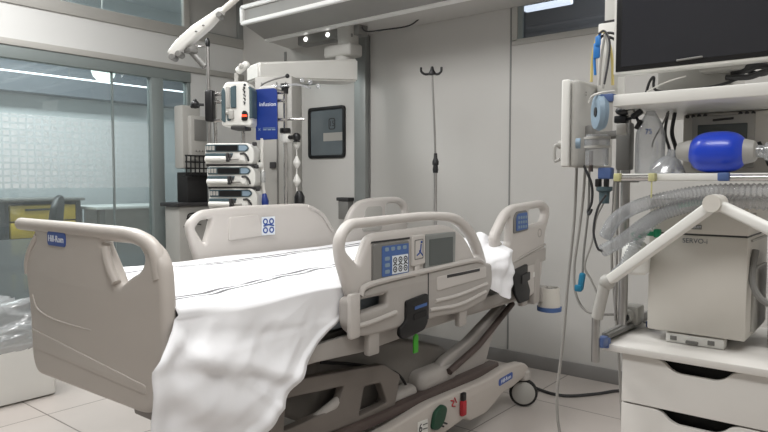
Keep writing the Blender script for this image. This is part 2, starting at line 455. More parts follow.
# left wall: header panel, clerestory row, pillar, glass doors
T = 0.10
wl = MB()
wl.box((XL - T, -2.5, 2.155), (XL, YB, 2.41)); wl.box((XL - T, 3.2, 0), (XL, YB, 2.16)); wl.box((XL - T, -2.5, 2.95), (XL, YB, ZC)); wl.box((XL - T, -2.5, 0), (XL, -0.6, 2.16))
struct('wall_left', wl, 'panel', smooth=False)
struct('trim_4', MB().box((XL - 0.02, -2.5, 2.395), (XL + 0.015, YB, 2.475), 0.004), 'ltgrey')
struct('trim_5', MB().box((XL - 0.02, -0.6, 2.115), (XL + 0.018, YB, 2.16), 0.004), 'ltgrey')
struct('trim_6', MB().box((XL - 0.001, 3.2, 2.155), (XL + 0.004, YB, 2.163)), 'joint')
for n, (y0, y1, m_) in enumerate(((-2.5, 3.14, 'glass'), (3.2, 3.70, 'dim'))):
    wt = thing('window_%d' % (n + 2), ['long grey clerestory window above the glass doors', 'short blind clerestory panel beside the back corner'][n], 'window', (XL, (y0 + y1) / 2, 2.47)); wt['kind'] = 'structure'
    f = MB()
    f.box((XL - 0.03, y1, 2.47), (XL + 0.012, y1 + 0.055, 2.95), 0.003); f.box((XL - 0.03, y0, 2.47), (XL + 0.012, y1, 2.485), 0.003)
    f.box((XL - 0.03, y0, 2.935), (XL + 0.012, y1, 2.95), 0.003)
    f.build('window_frame', 'ltgrey' if n == 0 else 'alu', wt)
    MB().box((XL - 0.025, y0, 2.485), (XL - 0.018, y1, 2.935)).build('pane' if n == 0 else 'blind_panel', 'glass' if n == 0 else mat('blind_panel_grey', (176, 175, 172), 0.5), wt)
struct('trim_7', MB().box((XL - 0.001, 3.385, 0), (XL + 0.003, 3.395, 2.115)), 'joint')

d2 = thing('door_2', 'wide glass sliding door in grey green frame with frosted squares', 'door', (XL, 1.2, 0)); d2['kind'] = 'structure'
f = MB()
f.box((XL - 0.06, -0.6, 2.03), (XL + 0.008, 3.2, 2.115), 0.004)
f.box((XL - 0.06, 2.83, 0), (XL + 0.012, 2.935, 2.03), 0.004)
f.box((XL - 0.06, 3.165, 0), (XL, 3.2, 2.03), 0.004)
f.box((XL - 0.06, -0.6, 0), (XL + 0.006, -0.52, 2.03), 0.004)
f.build('door_frame', 'greenalu', d2)
MB().box((XL - 0.03, -0.52, 0.02), (XL - 0.022, 2.83, 2.03)).build('sliding_pane', 'glass', d2)
MB().box((XL - 0.04, 2.515, 0.02), (XL - 0.018, 2.525, 2.03)).build('pane_edge', 'greenalu', d2)
MB().box((XL - 0.03, 2.935, 0.02), (XL - 0.022, 3.165, 2.03)).build('fixed_pane', 'glass', d2)
MB().box((XL - 0.0215, 0.4, 1.15), (XL - 0.0205, 2.82, 1.66)).build('frosted_film', 'film', d2)
MB().box((XL - 0.0215, 0.4, 0.12), (XL - 0.0205, 2.82, 0.8)).build('lower_film', glassmat('lower_film', (210, 218, 218), 0.06, 0.1, haze=0.35, hazecol=(180, 190, 192)), d2)

# the work room behind the glass
cw = MB(); cw.box((-7.6, -2.6, 0), (-7.5, 6.2, 3.4)); cw.box((-7.5, 6.1, 0), (XL - T, 6.2, 3.4)); cw.box((-7.5, -2.6, 0), (XL - T, -2.5, 3.4))
cw.box((XL - T - 0.02, YB + 0.14, 0), (XL - T + 0.02, 6.1, 3.4)); cw.box((XL - T - 0.02, -2.6, ZC), (XL - T, 6.1, 3.4))
struct('wall_corridor', cw, 'backwall', smooth=False)
struct('trim_8', MB().box((-7.5, -2.5, 2.15), (-7.3, 6.1, 2.75)), 'dim')
struct('ceiling_corridor', MB().box((-7.6, -2.6, 3.4), (XL - T, 6.2, 3.45)), 'backwall')
tl = MB().box((-6.71, 0.6, 2.25), (-6.69, 5.6, 2.264), 0.004)
o = thing('linear_light', 'long thin lit line light hung behind the glass doors', 'light', (-6.7, 3.1, 2.25))
tl.build('lit_tube', 'tube', o)
for y in (0.9, 3.1, 5.3): MB().cyl((-6.7, y, 2.25), (-6.7, y, 3.4), 0.004, 8).build('hanging_wire', 'grey', o)
o = thing('globe_lamp', 'white half globe lamp glowing behind the glass doors', 'lamp', (-6.3, 3.26, 2.2))
MB().lathe([(0.0, -0.11), (0.06, -0.095), (0.1, -0.05), (0.115, 0.0), (0.0, 0.005)], (-6.3, 3.26, 2.3)).build('globe', 'globe', o)
MB().cyl((-6.3, 3.26, 2.3), (-6.3, 3.26, 3.4), 0.004, 8).build('stem', 'grey', o)

# yellow drawer cart
ct = thing('drawer_cart', 'dark supply cart with yellow drawers seen behind the glass doors', 'cart', (-6.8, 2.8, 0))
b_ = MB(); b_.box((-7.1, 2.42, 0.1), (-6.62, 2.46, 1.0), 0.006); b_.box((-7.1, 3.10, 0.1), (-6.62, 3.15, 1.0), 0.006); b_.box((-7.1, 2.42, 0.1), (-6.62, 3.15, 0.14), 0.006); b_.box((-7.1, 2.46, 0.14), (-7.08, 3.1, 1.0))
b_.build('body', 'dark', ct)
MB().box((-7.12, 2.39, 1.0), (-6.58, 3.18, 1.03), 0.01).build('top', 'grey', ct)
for k in range(5):
    z = 0.15 + k * 0.165
    dr = MB().box((-7.06, 2.47, z), (-6.61, 3.09, z + 0.15), 0.006).build('drawer', 'yellow', ct)
    MB().box((-6.612, 2.6, z + 0.1), (-6.598, 2.96, z + 0.118), 0.004).build('handle', 'dark', dr)
for y in (2.5, 3.06):
    for x in (-7.05, -6.68): MB().lathe([(0, -0.015), (0.05, -0.015), (0.05, 0.015), (0, 0.015)], (x, y, 0.05), (0, 1, 0), 14).build('caster', 'rubber', ct)
# desk
dk = thing('desk', 'white work desk on dark legs behind the glass doors', 'desk', (-6.7, 3.9, 0))
MB().box((-7.1, 3.2, 0.905), (-6.4, 5.0, 0.935), 0.004).build('desk_top', 'desk', dk)
for y in (3.3, 4.85):
    for x in (-7.0, -6.5): MB().box((x - 0.03, y - 0.03, 0), (x + 0.03, y + 0.03, 0.905)).build('leg', 'grey', dk)
MB().box((-7.08, 3.4, 0.35), (-7.05, 4.8, 0.9)).build('modesty_panel', 'ltgrey', dk)
# two dark office chairs in the work room
def office_chair(loc, rz, label):
    t = thing('office_chair', label, 'chair', loc, rz, 'chairs behind the glass')
    b = MB().plate([rounded([(-0.2, 0.62), (0.2, 0.62), (0.16, 0.98), (0.05, 1.07), (-0.08, 1.09), (-0.17, 1.02)], 0.05)], frame((0, 0.2, 0), (1, 0, 0), (0, 0.12, 1)), 0.06, 0.025)
    b.build('backrest', 'dark', t, world=False)
    MB().cbox((0, -0.02, 0.47), (0.46, 0.44, 0.08), 0.03).build('seat', 'dark', t, world=False)
    MB().tube([(0, 0.22, 0.7), (0, 0.25, 0.5), (0, 0.1, 0.42)], 0.02).build('back_stem', 'black', t, world=False)
    MB().cyl((0, 0, 0.08), (0, 0, 0.44), 0.03).build('column', 'steel', t, world=False)
    for k in range(5):
        a = 2 * PI * k / 5
        MB().tube([(0, 0, 0.1), (0.26 * math.cos(a), 0.26 * math.sin(a), 0.06)], 0.02, smooth=False).build('leg', 'black', t, world=False)
        MB().ball((0.27 * math.cos(a), 0.27 * math.sin(a), 0.03), 0.03, seg=10).build('caster', 'rubber', t, world=False)
    return t
office_chair((-6.0, 2.30, 0), R(-35), 'dark office chair back standing in front of the yellow drawers')
office_chair((-5.7, 1.80, 0), R(-110), 'dark office chair at the left photo edge beside the yellow drawers')
# ------------------------------------------------------------------ the hospital bed
bed = thing('hospital_bed', 'beige electric hospital bed with raised side rails under a white sheet', 'bed', (-2.0, 2.0, 0))

# footboard
fbo = rounded([(-2.506, 1.062), (-1.70, 1.064), (-1.56, 1.0), (-1.548, 0.88), (-1.545, 0.70), (-1.60, 0.675), (-1.615, 0.55), (-1.67, 0.535),
               (-2.36, 0.52), (-2.395, 0.57), (-2.405, 0.752), (-2.435, 0.895), (-2.395, 0.955), (-2.335, 1.0), (-2.36, 1.028), (-2.506, 1.028)],
              [0.017, 0.06, 0.12, 0.03, 0.04, 0.03, 0.03, 0.05, 0.04, 0.03, 0.03, 0.05, 0.05, 0.03, 0.02, 0.017])
fbh = rounded([(-1.89, 1.018), (-1.68, 1.02), (-1.635, 0.985), (-1.665, 0.945), (-1.72, 0.925), (-1.785, 0.885), (-1.84, 0.96)],
              [0.02, 0.04, 0.05, 0.05, 0.04, 0.02, 0.06])
fb = MB().plate([fbo, fbh], XZ(0.975), 0.05, 0.019, 4).build('footboard', 'beige', bed)
r_ = MB(); r_.tube([(-2.49, 0.965, 1.045), (-2.2, 0.963, 1.046), (-1.9, 0.963, 1.046), (-1.71, 0.965, 1.042), (-1.61, 0.967, 1.01), (-1.578, 0.967, 0.93)], 0.022, 12)
r_.build('hand_rail', 'beige', fb)
r_ = MB(); r_.plate([rounded([(-2.385, .68), (-1.64, .625), (-1.64, .598), (-2.36, .612)], 0.008)], XZ(0.951), 0.007, 0.003)
r_.tube([(-2.37, 0.95, 0.80), (-2.33, 0.95, 0.755), (-2.2, 0.95, 0.735), (-1.95, 0.952, 0.735)], 0.0035, 8)
r_.tube([(-1.86, 0.955, 1.0), (-1.835, 0.953, 0.95), (-1.795, 0.953, 0.90)], 0.014, 10); r_.tube([(-2.34, 0.962, 1.012), (-2.385, 0.958, .965), (-2.42, 0.958, .915), (-2.425, 0.96, .87)], .013, 10)
r_.build('footboard_relief', 'beige', fb)
bd = MB().plate([rounded([(-2.235, 0.985), (-2.105, 0.985), (-2.105, 1.032), (-2.235, 1.032)], 0.014)], XZ(0.9485), 0.004, 0.0015).build('badge', 'badge', fb)
MB().text('Hill-Rom', 0.031, XZ(0.946) @ Matrix.Translation((-2.17, 1.008, 0))).build('badge_lettering', 'inkw', bd)

# bumpers at the corners: wide round bodies with a blue band
def bumper(x, y, z, r=0.032, h=0.085):
    b = MB().lathe([(0, -h / 2), (r * .9, -h / 2), (r, -h / 2 + .006), (r * .86, h / 2 - .006), (r * .82, h / 2), (r * 0.74, h / 2), (r * 0.7, h / 2 - .03), (0, h / 2 - .03)], (x, y, z), seg=28).build('bumper_roller', 'cream', bed)
    MB().lathe([(0, 0), (r * .72, 0), (r * .72, .016), (r * .3, .022), (0, .022)], (x, y, z + h / 2 - .029), seg=24).build('bumper_socket', 'dark', b)
    MB().lathe([(r * .8, -h / 2 - .004), (r * 1.06, -h / 2), (r * 1.08, -h / 2 + .022), (r * .8, -h / 2 + .024)], (x, y, z), seg=28).build('bumper_band', 'bluering', b)
bumper(-1.46, 3.19, 0.57, 0.06, 0.125)
bumper(-2.53, 3.21, 0.565, 0.056, 0.125)
for x in (-1.565,): MB().lathe([(0, -.035), (.028, -.035), (.034, -.02), (.034, .02), (.028, .035), (0, .035)], (x, 0.985, 0.655)).build('foot_bumper', 'bluering', bed)

# ---- side rails
def keypad(parent, X, y0, y1, z0, z1):
    k = MB().plate([rounded([(y0, z0), (y1, z0), (y1, z1), (y0, z1)], 0.008)], YZ(X), 0.014, 0.003).build('control_panel', 'grey', parent)
    MB().plate([rounded([(y0 + .045, z0 + .01), (y1 - .006, z0 + .01), (y1 - .006, z1 - .01), (y0 + .045, z1 - .01)], 0.006)], YZ(X + .0075), 0.003).build('keypad', 'keyblue', k)
    w_ = (y1 - y0)
    ya, za, zb = y0 + w_ * .49, z0 + .014, z0 + (z1 - z0) * .62
    MB().plate([[(ya, za), (y1 - .012, za), (y1 - .012, zb), (ya, zb)]], YZ(X + .0092), 0.002).build('button_field', 'inkw', k)
    d = MB(); cw_ = (y1 - .012 - ya) / 3; ch = (zb - za) / 2
    for i in range(3):
        for j in range(2):
            c = (ya + cw_ * (i + .5), za + ch * (j + .5))
            cir = lambda r: [(c[0] + r * math.cos(t * PI / 8), c[1] + r * math.sin(t * PI / 8)) for t in range(16)]
            d.plate([cir(.0115), cir(.0078)], YZ(X + .0105), 0.002); d.plate([cir(.003)], YZ(X + .0105), 0.002)
        d.tube([(X + .0105, ya + cw_ * i + .004, za + ch - .003), (X + .0105, ya + cw_ * (i + .5), za + ch + .003), (X + .0105, ya + cw_ * (i + 1) - .004, za + ch - .002)], .0022, 6)
    d.build('button_symbols', 'inkd', k)
    e = MB()
    for i in range(4): e.plate([rounded([(y0 + .06 + i * w_ * .17, z1 - .03), (y0 + .06 + i * w_ * .17 + .022, z1 - .03), (y0 + .06 + i * w_ * .17 + .022, z1 - .016), (y0 + .06 + i * w_ * .17, z1 - .016)], .006)], YZ(X + .0095), .002)
    for j in range(3): e.plate([rounded([(y0 + .06, z0 + .02 + j * .024), (y0 + .088, z0 + .02 + j * .024), (y0 + .088, z0 + .034 + j * .024), (y0 + .06, z0 + .034 + j * .024)], .006)], YZ(X + .0095), .002)
    e.build('soft_keys', 'paleblue', k)
    return k

NX = -1.495
o1 = rounded([(1.635, 0.78), (1.573, 0.93), (1.567, 1.005), (1.625, 1.068), (2.12, 1.078), (2.33, 1.062), (2.46, 0.985), (2.535, 0.88), (2.578, 0.78)], [0.02, 0.06, 0.08, 0.08, 0.1, 0.12, 0.1, 0.08, 0.02])
h1 = rounded([(1.602, 0.965), (1.616, 1.01), (1.65, 1.032), (2.12, 1.042), (2.30, 1.025), (2.42, 0.955), (2.485, 0.865), (2.462, 0.85), (2.365, 0.965), (2.23, 1.02), (1.76, 1.012), (1.725, 1.0), (1.672, 0.905)],
             [0.03, 0.03, 0.03, 0.06, 0.07, 0.06, 0.012, 0.012, 0.07, 0.06, 0.02, 0.03, 0.012])
rail = MB().plate([o1, h1], YZ(NX), 0.044, 0.018, 4).build('side_rail', 'beigelt', bed)
# lower body of the rail with its shoulder, a see-through slot and two raised grips
lo = rounded([(1.60, 0.80), (1.60, 0.70), (1.645, 0.66), (1.72, 0.648), (2.14, 0.645), (2.35, 0.633), (2.53, 0.66), (2.585, 0.72), (2.585, 0.82), (2.44, 0.845), (2.08, 0.838), (1.73, 0.828), (1.67, 0.80)], 0.025)
ls = rounded([(1.645, 0.735), (1.815, 0.745), (1.815, 0.79), (1.645, 0.785)], 0.008)
MB().plate([lo, ls], YZ(NX + 0.008), 0.05, 0.012).build('rail_body', 'beige2', rail)
rb = MB(); rb.tube([(NX + .034, 1.635, .70), (NX + .036, 1.70, .698), (NX + .036, 1.86, .712)], .009, 8)
rb.tube([(NX + .034, 2.12, .715), (NX + .036, 2.3, .717), (NX + .034, 2.53, .735)], .008, 8)
rb.tube([(NX + .034, 2.08, .685), (NX + .036, 2.3, .675), (NX + .034, 2.52, .70)], .008, 8)
rb.box((NX + .02, 1.60, .655), (NX + .045, 1.655, .815), .012)
rb.tube([(NX + .03, 1.665, .80), (NX + .032, 1.72, .834), (NX + .032, 2.08, .846), (NX + .032, 2.42, .852), (NX + .03, 2.50, .835)], .011, 8)
rb.build('grip_rib', 'beigelt', rail)
rc = MB(); rc.plate([rounded([(2.13, .755), (2.52, .765), (2.52, .815), (2.13, .812)], .01)], YZ(NX + .034), .006, .002); rc.build('recess_panel', 'beigelt', rail)
MB().box((NX + .035, 2.2, .80), (NX + .039, 2.46, .812), .001).build('recess_slot', 'dark', rail)
MB().box((NX + .033, 2.068, .65), (NX + .0345, 2.074, .835)).build('seam', 'dark', rail)
la = MB().plate([rounded([(1.915, .745), (2.055, .757), (2.055, .64), (2.03, .615), (1.90, .60), (1.875, .62), (1.88, .65), (1.915, .67)], .012)], YZ(NX + .035), .02, .004).build('release_latch', 'black', rail)
MB().plate([[(1.965, .705), (2.045, .71), (2.045, .722), (1.965, .717)]], YZ(NX + .0455), .002).build('latch_label', 'keyblue', la)
MB().plate([rounded([(1.96, .665), (2.04, .67), (2.04, .695), (1.96, .69)], .006)], YZ(NX + .0455), .004).build('latch_slot', 'rubber', la)
keypad(rail, NX + .026, 1.735, 1.945, .842, .974)
md = MB(); md.plate([rounded([(1.963, .87), (2.05, .875), (2.05, .993), (1.963, .988)], .008)], YZ(NX + .024), .02, .004)
md.box((NX + .014, 1.985, .80), (NX + .032, 2.02, .88), .006)
md = md.build('pictogram_plate', 'beigelt', rail)
pc = MB(); pc.plate([rounded([(1.978, .895), (2.035, .897), (2.035, .975), (1.978, .973)], .005), rounded([(1.982, .899), (2.031, .901), (2.031, .971), (1.982, .969)], .004)], YZ(NX + .0345), .001)
pc.build('pictogram_frame', 'grey', md)
pc = MB(); pc.tube([(NX + .0345, 2.02, .955), (NX + .0345, 2.014, .925), (NX + .0345, 1.992, .912)], .003, 6); pc.tube([(NX + .0345, 2.008, .93), (NX + .0345, 2.03, .91)], .003, 6); pc.ball((NX + .0345, 2.022, .962), .005, seg=8)
pc.build('pictogram', 'inkb', md)
sc = MB().plate([rounded([(2.052, .838), (2.268, .838), (2.272, .988), (2.055, .988)], .01)], YZ(NX + .024), .018, .004).build('touch_screen', 'alu', rail)
MB().plate([rounded([(2.078, .862), (2.246, .862), (2.246, .968), (2.078, .968)], .004)], YZ(NX + .034), .003).build('screen', 'screen', sc)
MB().plate([[(1.73, .977), (1.96, .978), (1.96, .985), (1.735, .984)]], YZ(NX + .023), .003).build('panel_shadow_gap', 'dark', rail)

# head section rail on the near side
o2 = rounded([(2.60, .885), (2.59, .945), (2.70, 1.055), (2.78, 1.084), (3.12, 1.10), (3.192, 1.06), (3.18, 1.0), (3.13, .92), (3.115, .78), (3.075, .63), (2.94, .60), (2.90, .62), (2.80, .74), (2.72, .78), (2.69, .875)],
             [.02, .05, .08, .08, .05, .05, .05, .05, .05, .03, .03, .03, .05, .05, .03])
h2 = rounded([(2.645, .925), (2.735, 1.025), (2.748, 1.01), (2.742, .90), (2.71, .88)], .012)
h2b = rounded([(2.945, 1.052), (3.10, 1.062), (3.142, 1.035), (3.12, .99), (3.09, .982), (2.935, .975)], [.01, .03, .03, .03, .02, .015])
rail2 = MB().plate([o2, h2, h2b], YZ(NX), 0.044, 0.017, 4).build('head_rail', 'beigelt', bed)
kp = MB().plate([rounded([(2.765, .945), (2.918, .955), (2.905, 1.055), (2.79, 1.05), (2.765, 1.02)], [.01, .01, .02, .03, .02])], YZ(NX + .024), .01, .003).build('control_panel', 'grey', rail2)
MB().plate([rounded([(2.785, .955), (2.908, .963), (2.897, 1.045), (2.80, 1.04), (2.785, 1.02)], .012)], YZ(NX + .0305), .004).build('keypad', 'keyblue', kp)
e = MB()
for i in range(4):
    for j in range(3): e.plate([rounded([(2.80 + i * .025, .968 + j * .023), (2.816 + i * .025, .968 + j * .023), (2.816 + i * .025, .982 + j * .023), (2.80 + i * .025, .982 + j * .023)], .005)], YZ(NX + .033), .002)
e.build('soft_keys', 'paleblue', kp)
hb = MB(); hb.tube([(NX + .02, 2.76, .80), (NX + .024, 2.9, .83), (NX + .024, 3.12, .865)], .006, 8); hb.lathe([(.026, 0), (.022, .004), (.018, .004), (.014, 0)], (NX + .02, 3.06, .93), (1, 0, 0), 20)
hb.plate([rounded([(2.74, .76), (3.13, .78), (3.13, .85), (2.76, .80)], .01)], YZ(NX + .022), .006, .002)
hb.build('rail_relief', 'beige2', rail2)
MB().plate([rounded([(2.745, .765), (2.90, .785), (2.90, .70), (2.93, .65), (2.92, .60), (2.82, .595), (2.77, .65)], .012)], YZ(NX + .03), .016, .004).build('release_latch', 'black', rail2)
MB().plate([rounded([(2.83, .69), (2.915, .705), (2.915, .745), (2.83, .735)], .006)], YZ(NX + .04), .006).build('latch_pocket', 'dark', rail2)
MB().box((NX - .03, 3.0, .56), (NX + .028, 3.07, .80), .014).build('rail_post', 'beige2', rail2)
MB().plate([[(2.985, .705), (3.03, .708), (3.03, .735), (2.985, .73)]], YZ(NX + .0225), .003).build('sticker', 'white', rail2)

rail2.location.y += .03
# far rails
FX = -2.5
of = rounded([(1.72, .78), (1.66, .96), (1.655, 1.01), (1.72, 1.066), (1.95, 1.08), (2.42, 1.08), (2.545, 1.01), (2.62, .90), (2.66, .78)], [.02, .06, .06, .07, .1, .1, .1, .1, .02])
hf = rounded([(1.695, .985), (1.725, 1.02), (1.785, 1.025), (1.745, .91)], .012)
rl = MB().plate([of, hf], YZ(FX), .044, .018, 4).build('side_rail', 'beigelt', bed)
MB().plate([rounded([(1.87, .915), (2.16, .93), (2.16, .975), (2.06, .985), (2.05, 1.035), (1.88, 1.03)], .015)], YZ(FX + .022), .012, .005).build('inner_relief', 'beigelt', rl)
dl = MB().plate([[(2.07, .93), (2.155, .93), (2.155, 1.022), (2.07, 1.022)]], YZ(FX + .0295), .003).build('pictogram_label', 'inkw', rl)
e = MB()
for (a, b) in ((2.092, .955), (2.132, .955), (2.092, .998), (2.132, .998)):
    cir = lambda r: [(a + r * math.cos(t * PI / 8), b + r * math.sin(t * PI / 8)) for t in range(16)]
    e.plate([cir(.016), cir(.009)], YZ(FX + .0315), .002)
e.tube([(FX + .0315, 2.08, .976), (FX + .0315, 2.112, .982), (FX + .0315, 2.146, .976)], .004, 6)
e.build('label_symbols', 'inkb', dl)
MB().tube([(FX + .016, 2.40, 1.062), (FX + .02, 2.50, 1.015), (FX + .02, 2.58, .92)], .012, 8).build('inner_grip', 'beigelt', rl)
og = rounded([(2.70, .76), (2.70, .965), (2.785, 1.075), (2.91, 1.098), (3.2, 1.102), (3.295, 1.06), (3.295, .95), (3.25, .76)], [.02, .06, .09, .06, .08, .08, .05, .03])
hg = rounded([(3.06, 1.06), (3.19, 1.063), (3.25, 1.03), (3.25, .95), (3.06, .94)], .03)
rl = MB().plate([og, hg], YZ(FX), .044, .018, 4).build('head_rail', 'beigelt', bed)
MB().plate([rounded([(2.83, .9), (3.02, .9), (3.02, 1.05), (2.87, 1.045)], .03)], YZ(FX + .022), .006, .002).build('inner_relief', 'ltgrey', rl)

# ---- deck, mattress
MB().box((-2.42, 1.02, .665), (-1.55, 3.14, .825), .035, 3).build('mattress', 'mattress', bed)
dk_ = MB(); dk_.box((-2.40, 1.06, .625), (-1.57, 3.14, .66), .008)
dk_.build('deck_panel', 'under', bed)
fr_ = MB()
for x in (-1.56, -2.42):
    fr_.tube([(x, 1.02, .60), (x, 3.16, .60)], .024, 12, smooth=False)
for y in (1.02, 1.75, 2.45, 3.16): fr_.box((-2.42, y - .02, .58), (-1.56, y + .02, .62), .006)
for x, y in ((-1.5, 1.75), (-1.5, 2.35), (-1.5, 2.93), (-2.47, 1.8), (-2.47, 2.5), (-2.47, 2.95)): fr_.box((min(x, x), y - .03, .57), (x + .03, y + .03, .70), .008)
for s in (-1, 1): fr_.box((-2.0 + s * .5 - .03, 3.12, .56), (-2.0 + s * .5 + .03, 3.2, .64), .008)
fr_.build('bed_frame', 'beige2', bed)
sd = MB(); sd.plate([rounded([(1.30, .60), (1.30, .64), (1.75, .655), (3.05, .65), (3.05, .61), (2.2, .588), (1.75, .572)], .02)], YZ(-1.535), .02, .005)
sd.build('side_skirt', 'beige2', bed)
# dark slanted tray and hood under the deck
tr = MB(); tr.plate([rounded([(1.62, .29), (1.66, .54), (2.05, .545), (2.25, .50), (2.5, .42), (2.62, .34), (2.62, .27), (1.7, .27)], .05)], YZ(-1.99), .64, .03); tr.build('under_tray', 'under', bed)
MB().tube([(-1.655, 1.66, .53), (-1.655, 1.85, .48), (-1.65, 2.1, .39), (-1.65, 2.2, .28)], .006, 8).build('hose', 'rubber', bed)
mo = MB(); mo.box((-2.2, 2.22, .26), (-1.60, 2.52, .36), .04, 4); mo.box((-2.15, 2.0, .26), (-1.61, 2.22, .32), .03, 3)
mo.build('motor_cover', 'beige2', bed)
# lift frames: a slotted bracket at the foot, slanted arms at the head
for x in (-1.61, -2.38):
    b_ = MB(); b_.plate([rounded([(1.32, .30), (1.32, .50), (1.42, .53), (1.95, .47), (2.06, .40), (2.02, .27)], .02), rounded([(1.42, .36), (1.43, .47), (1.72, .44), (1.68, .37)], .012), rounded([(1.8, .30), (1.83, .41), (1.93, .40), (1.97, .31)], .012)], YZ(x), .04, .006)
    b_.build('lift_bracket', 'bedframe', bed)
    MB().tube([(x, 1.35, .28), (x, 1.9, .44)], .02, 10, smooth=False).build('lift_strut', 'beige2', bed)
    MB().tube([(x + .02, 2.42, .33), (x + .02, 2.68, .40), (x + .02, 3.02, .555)], .016, 10, smooth=False).build('lift_link', 'bedbrown', bed)
    MB().plate([rounded([(2.28, .26), (2.42, .38), (2.64, .43), (2.98, .56), (3.04, .53), (2.86, .40), (2.80, .28), (2.66, .24)], .03)], YZ(x - .03 * (1 if x > -2 else -1)), .05, .014).build('lift_arm', 'beige2', bed)
MB().box((-2.34, 1.30, .28), (-1.65, 1.36, .34), .01).build('cross_tube', 'bedframe', bed)
MB().plate([rounded([(1.46, .39), (1.66, .40), (1.70, .42), (1.68, .445), (1.5, .43)], .01)], YZ(-1.9), .3, .01).build('cable_box', 'white', bed)
# base: long shrouds, rails, casters
for s, x in ((1, -1.55), (-1, -2.44)):
    sh = MB().plate([rounded([(1.5, .11), (1.5, .235), (1.9, .235), (2.18, .262), (2.66, .25), (2.86, .268), (3.03, .25), (3.09, .215), (3.07, .175), (2.91, .146), (2.81, .146), (2.74, .118), (2.65, .088), (2.5, .09), (2.46, .118), (2.28, .1), (1.9, .1)],
        [.03, .03, .1, .06, .06, .05, .05, .03, .03, .03, .03, .04, .03, .02, .03, .06, .06])], YZ(x), .055, .012).build('base_shroud', 'beige', bed)
    MB().box((x - .05 * s - .03, 1.52, .245), (x - .05 * s + .03, 2.85, .285), .008).build('base_rail', 'bedbrown', bed)
    if s > 0:
        bx = x + .0285
        bd = MB().plate([rounded([(2.76, .19), (2.90, .198), (2.90, .232), (2.76, .224)], .012)], YZ(bx), .003).build('badge', 'badge', sh)
        MB().text('Hill-Rom', .028, YZ(bx + .0025) @ Matrix.Translation((2.83, .211, 0)) @ Matrix.Rotation(.05, 4, 'Z')).build('badge_lettering', 'inkw', bd)
        p = MB().plate([rounded([(2.17, .155), (2.19, .225), (2.25, .245), (2.285, .22), (2.26, .165), (2.22, .14)], .02)], YZ(bx + .008), .02, .006).build('brake_pedal', 'dkgreen', sh)
        p = MB().box((bx, 2.40, .145), (bx + .02, 2.435, .215), .006).build('steer_pedal', 'red', sh)
        MB().box((bx, 2.405, .21), (bx + .018, 2.435, .25), .006).build('pedal_cap', 'black', sh)
        l = MB().plate([[(2.085, .15), (2.155, .145), (2.155, .205), (2.085, .21)]], YZ(bx), .002).build('instruction_label', 'white', sh)
        e = MB(); e.text('6', .05, YZ(bx + .002) @ Matrix.Translation((2.103, .18, 0))); e.tube([(bx + .002, 2.12, .19), (bx + .002, 2.15, .188)], .002, 6); e.tube([(bx + .002, 2.12, .172), (bx + .002, 2.15, .168)], .002, 6); e.build('label_print', 'inkd', l)
        e = MB(); e.tube([(bx + .001, 2.33, .235), (bx + .001, 2.355, .225), (bx + .001, 2.34, .21), (bx + .001, 2.365, .20)], .003, 6); e.tube([(bx + .001, 2.36, .24), (bx + .001, 2.375, .215)], .003, 6); e.build('red_mark', 'red', sh)
        e = MB(); e.tube([(bx + .012, 2.2, .15), (bx + .014, 2.24, .165), (bx + .014, 2.28, .15)], .004, 6); e.tube([(bx + .012, 2.215, .165), (bx + .014, 2.255, .145)], .004, 6); e.build('pedal_mark', 'inkd', sh)
MB().box((-2.42, 1.54, .13), (-1.57, 1.66, .23), .02).build('base_cross_member', 'beige2', bed)
MB().box((-2.42, 2.72, .15), (-1.57, 2.88, .24), .02).build('base_cross_member', 'beige2', bed)
for x in (-1.545, -2.445):
    for y in (1.58, 3.07):
        ax_ = (.5, -.86, 0) if (x > -2 and y > 2) else (1, 0, 0)
        c = MB().lathe([(0, -.018), (.05, -.02), (.062, -.013), (.062, .013), (.05, .02), (0, .018)], (x, y, .075), ax_, 28).build('caster', 'ltgrey', bed)
        MB().lathe([(.06, -.014), (.071, -.012), (.075, -.004), (.075, .004), (.071, .012), (.06, .014)], (x, y, .075), ax_, 28).build('tyre', 'rubber', c)
        hd = MB(); hd.cyl((x, y, .145), (x, y, .20), .035, 18, .008); hd.build('caster_hood', 'beige2', c)
MB().box((-1.5, 2.02, .515), (-1.494, 2.05, .585), .001, mtx=None).build('green_strap', 'lime', bed)
MB().tube([(-1.497, 2.035, .585), (-1.497, 2.03, .62)], .006, 8).build('strap_knot', 'lime', bed)

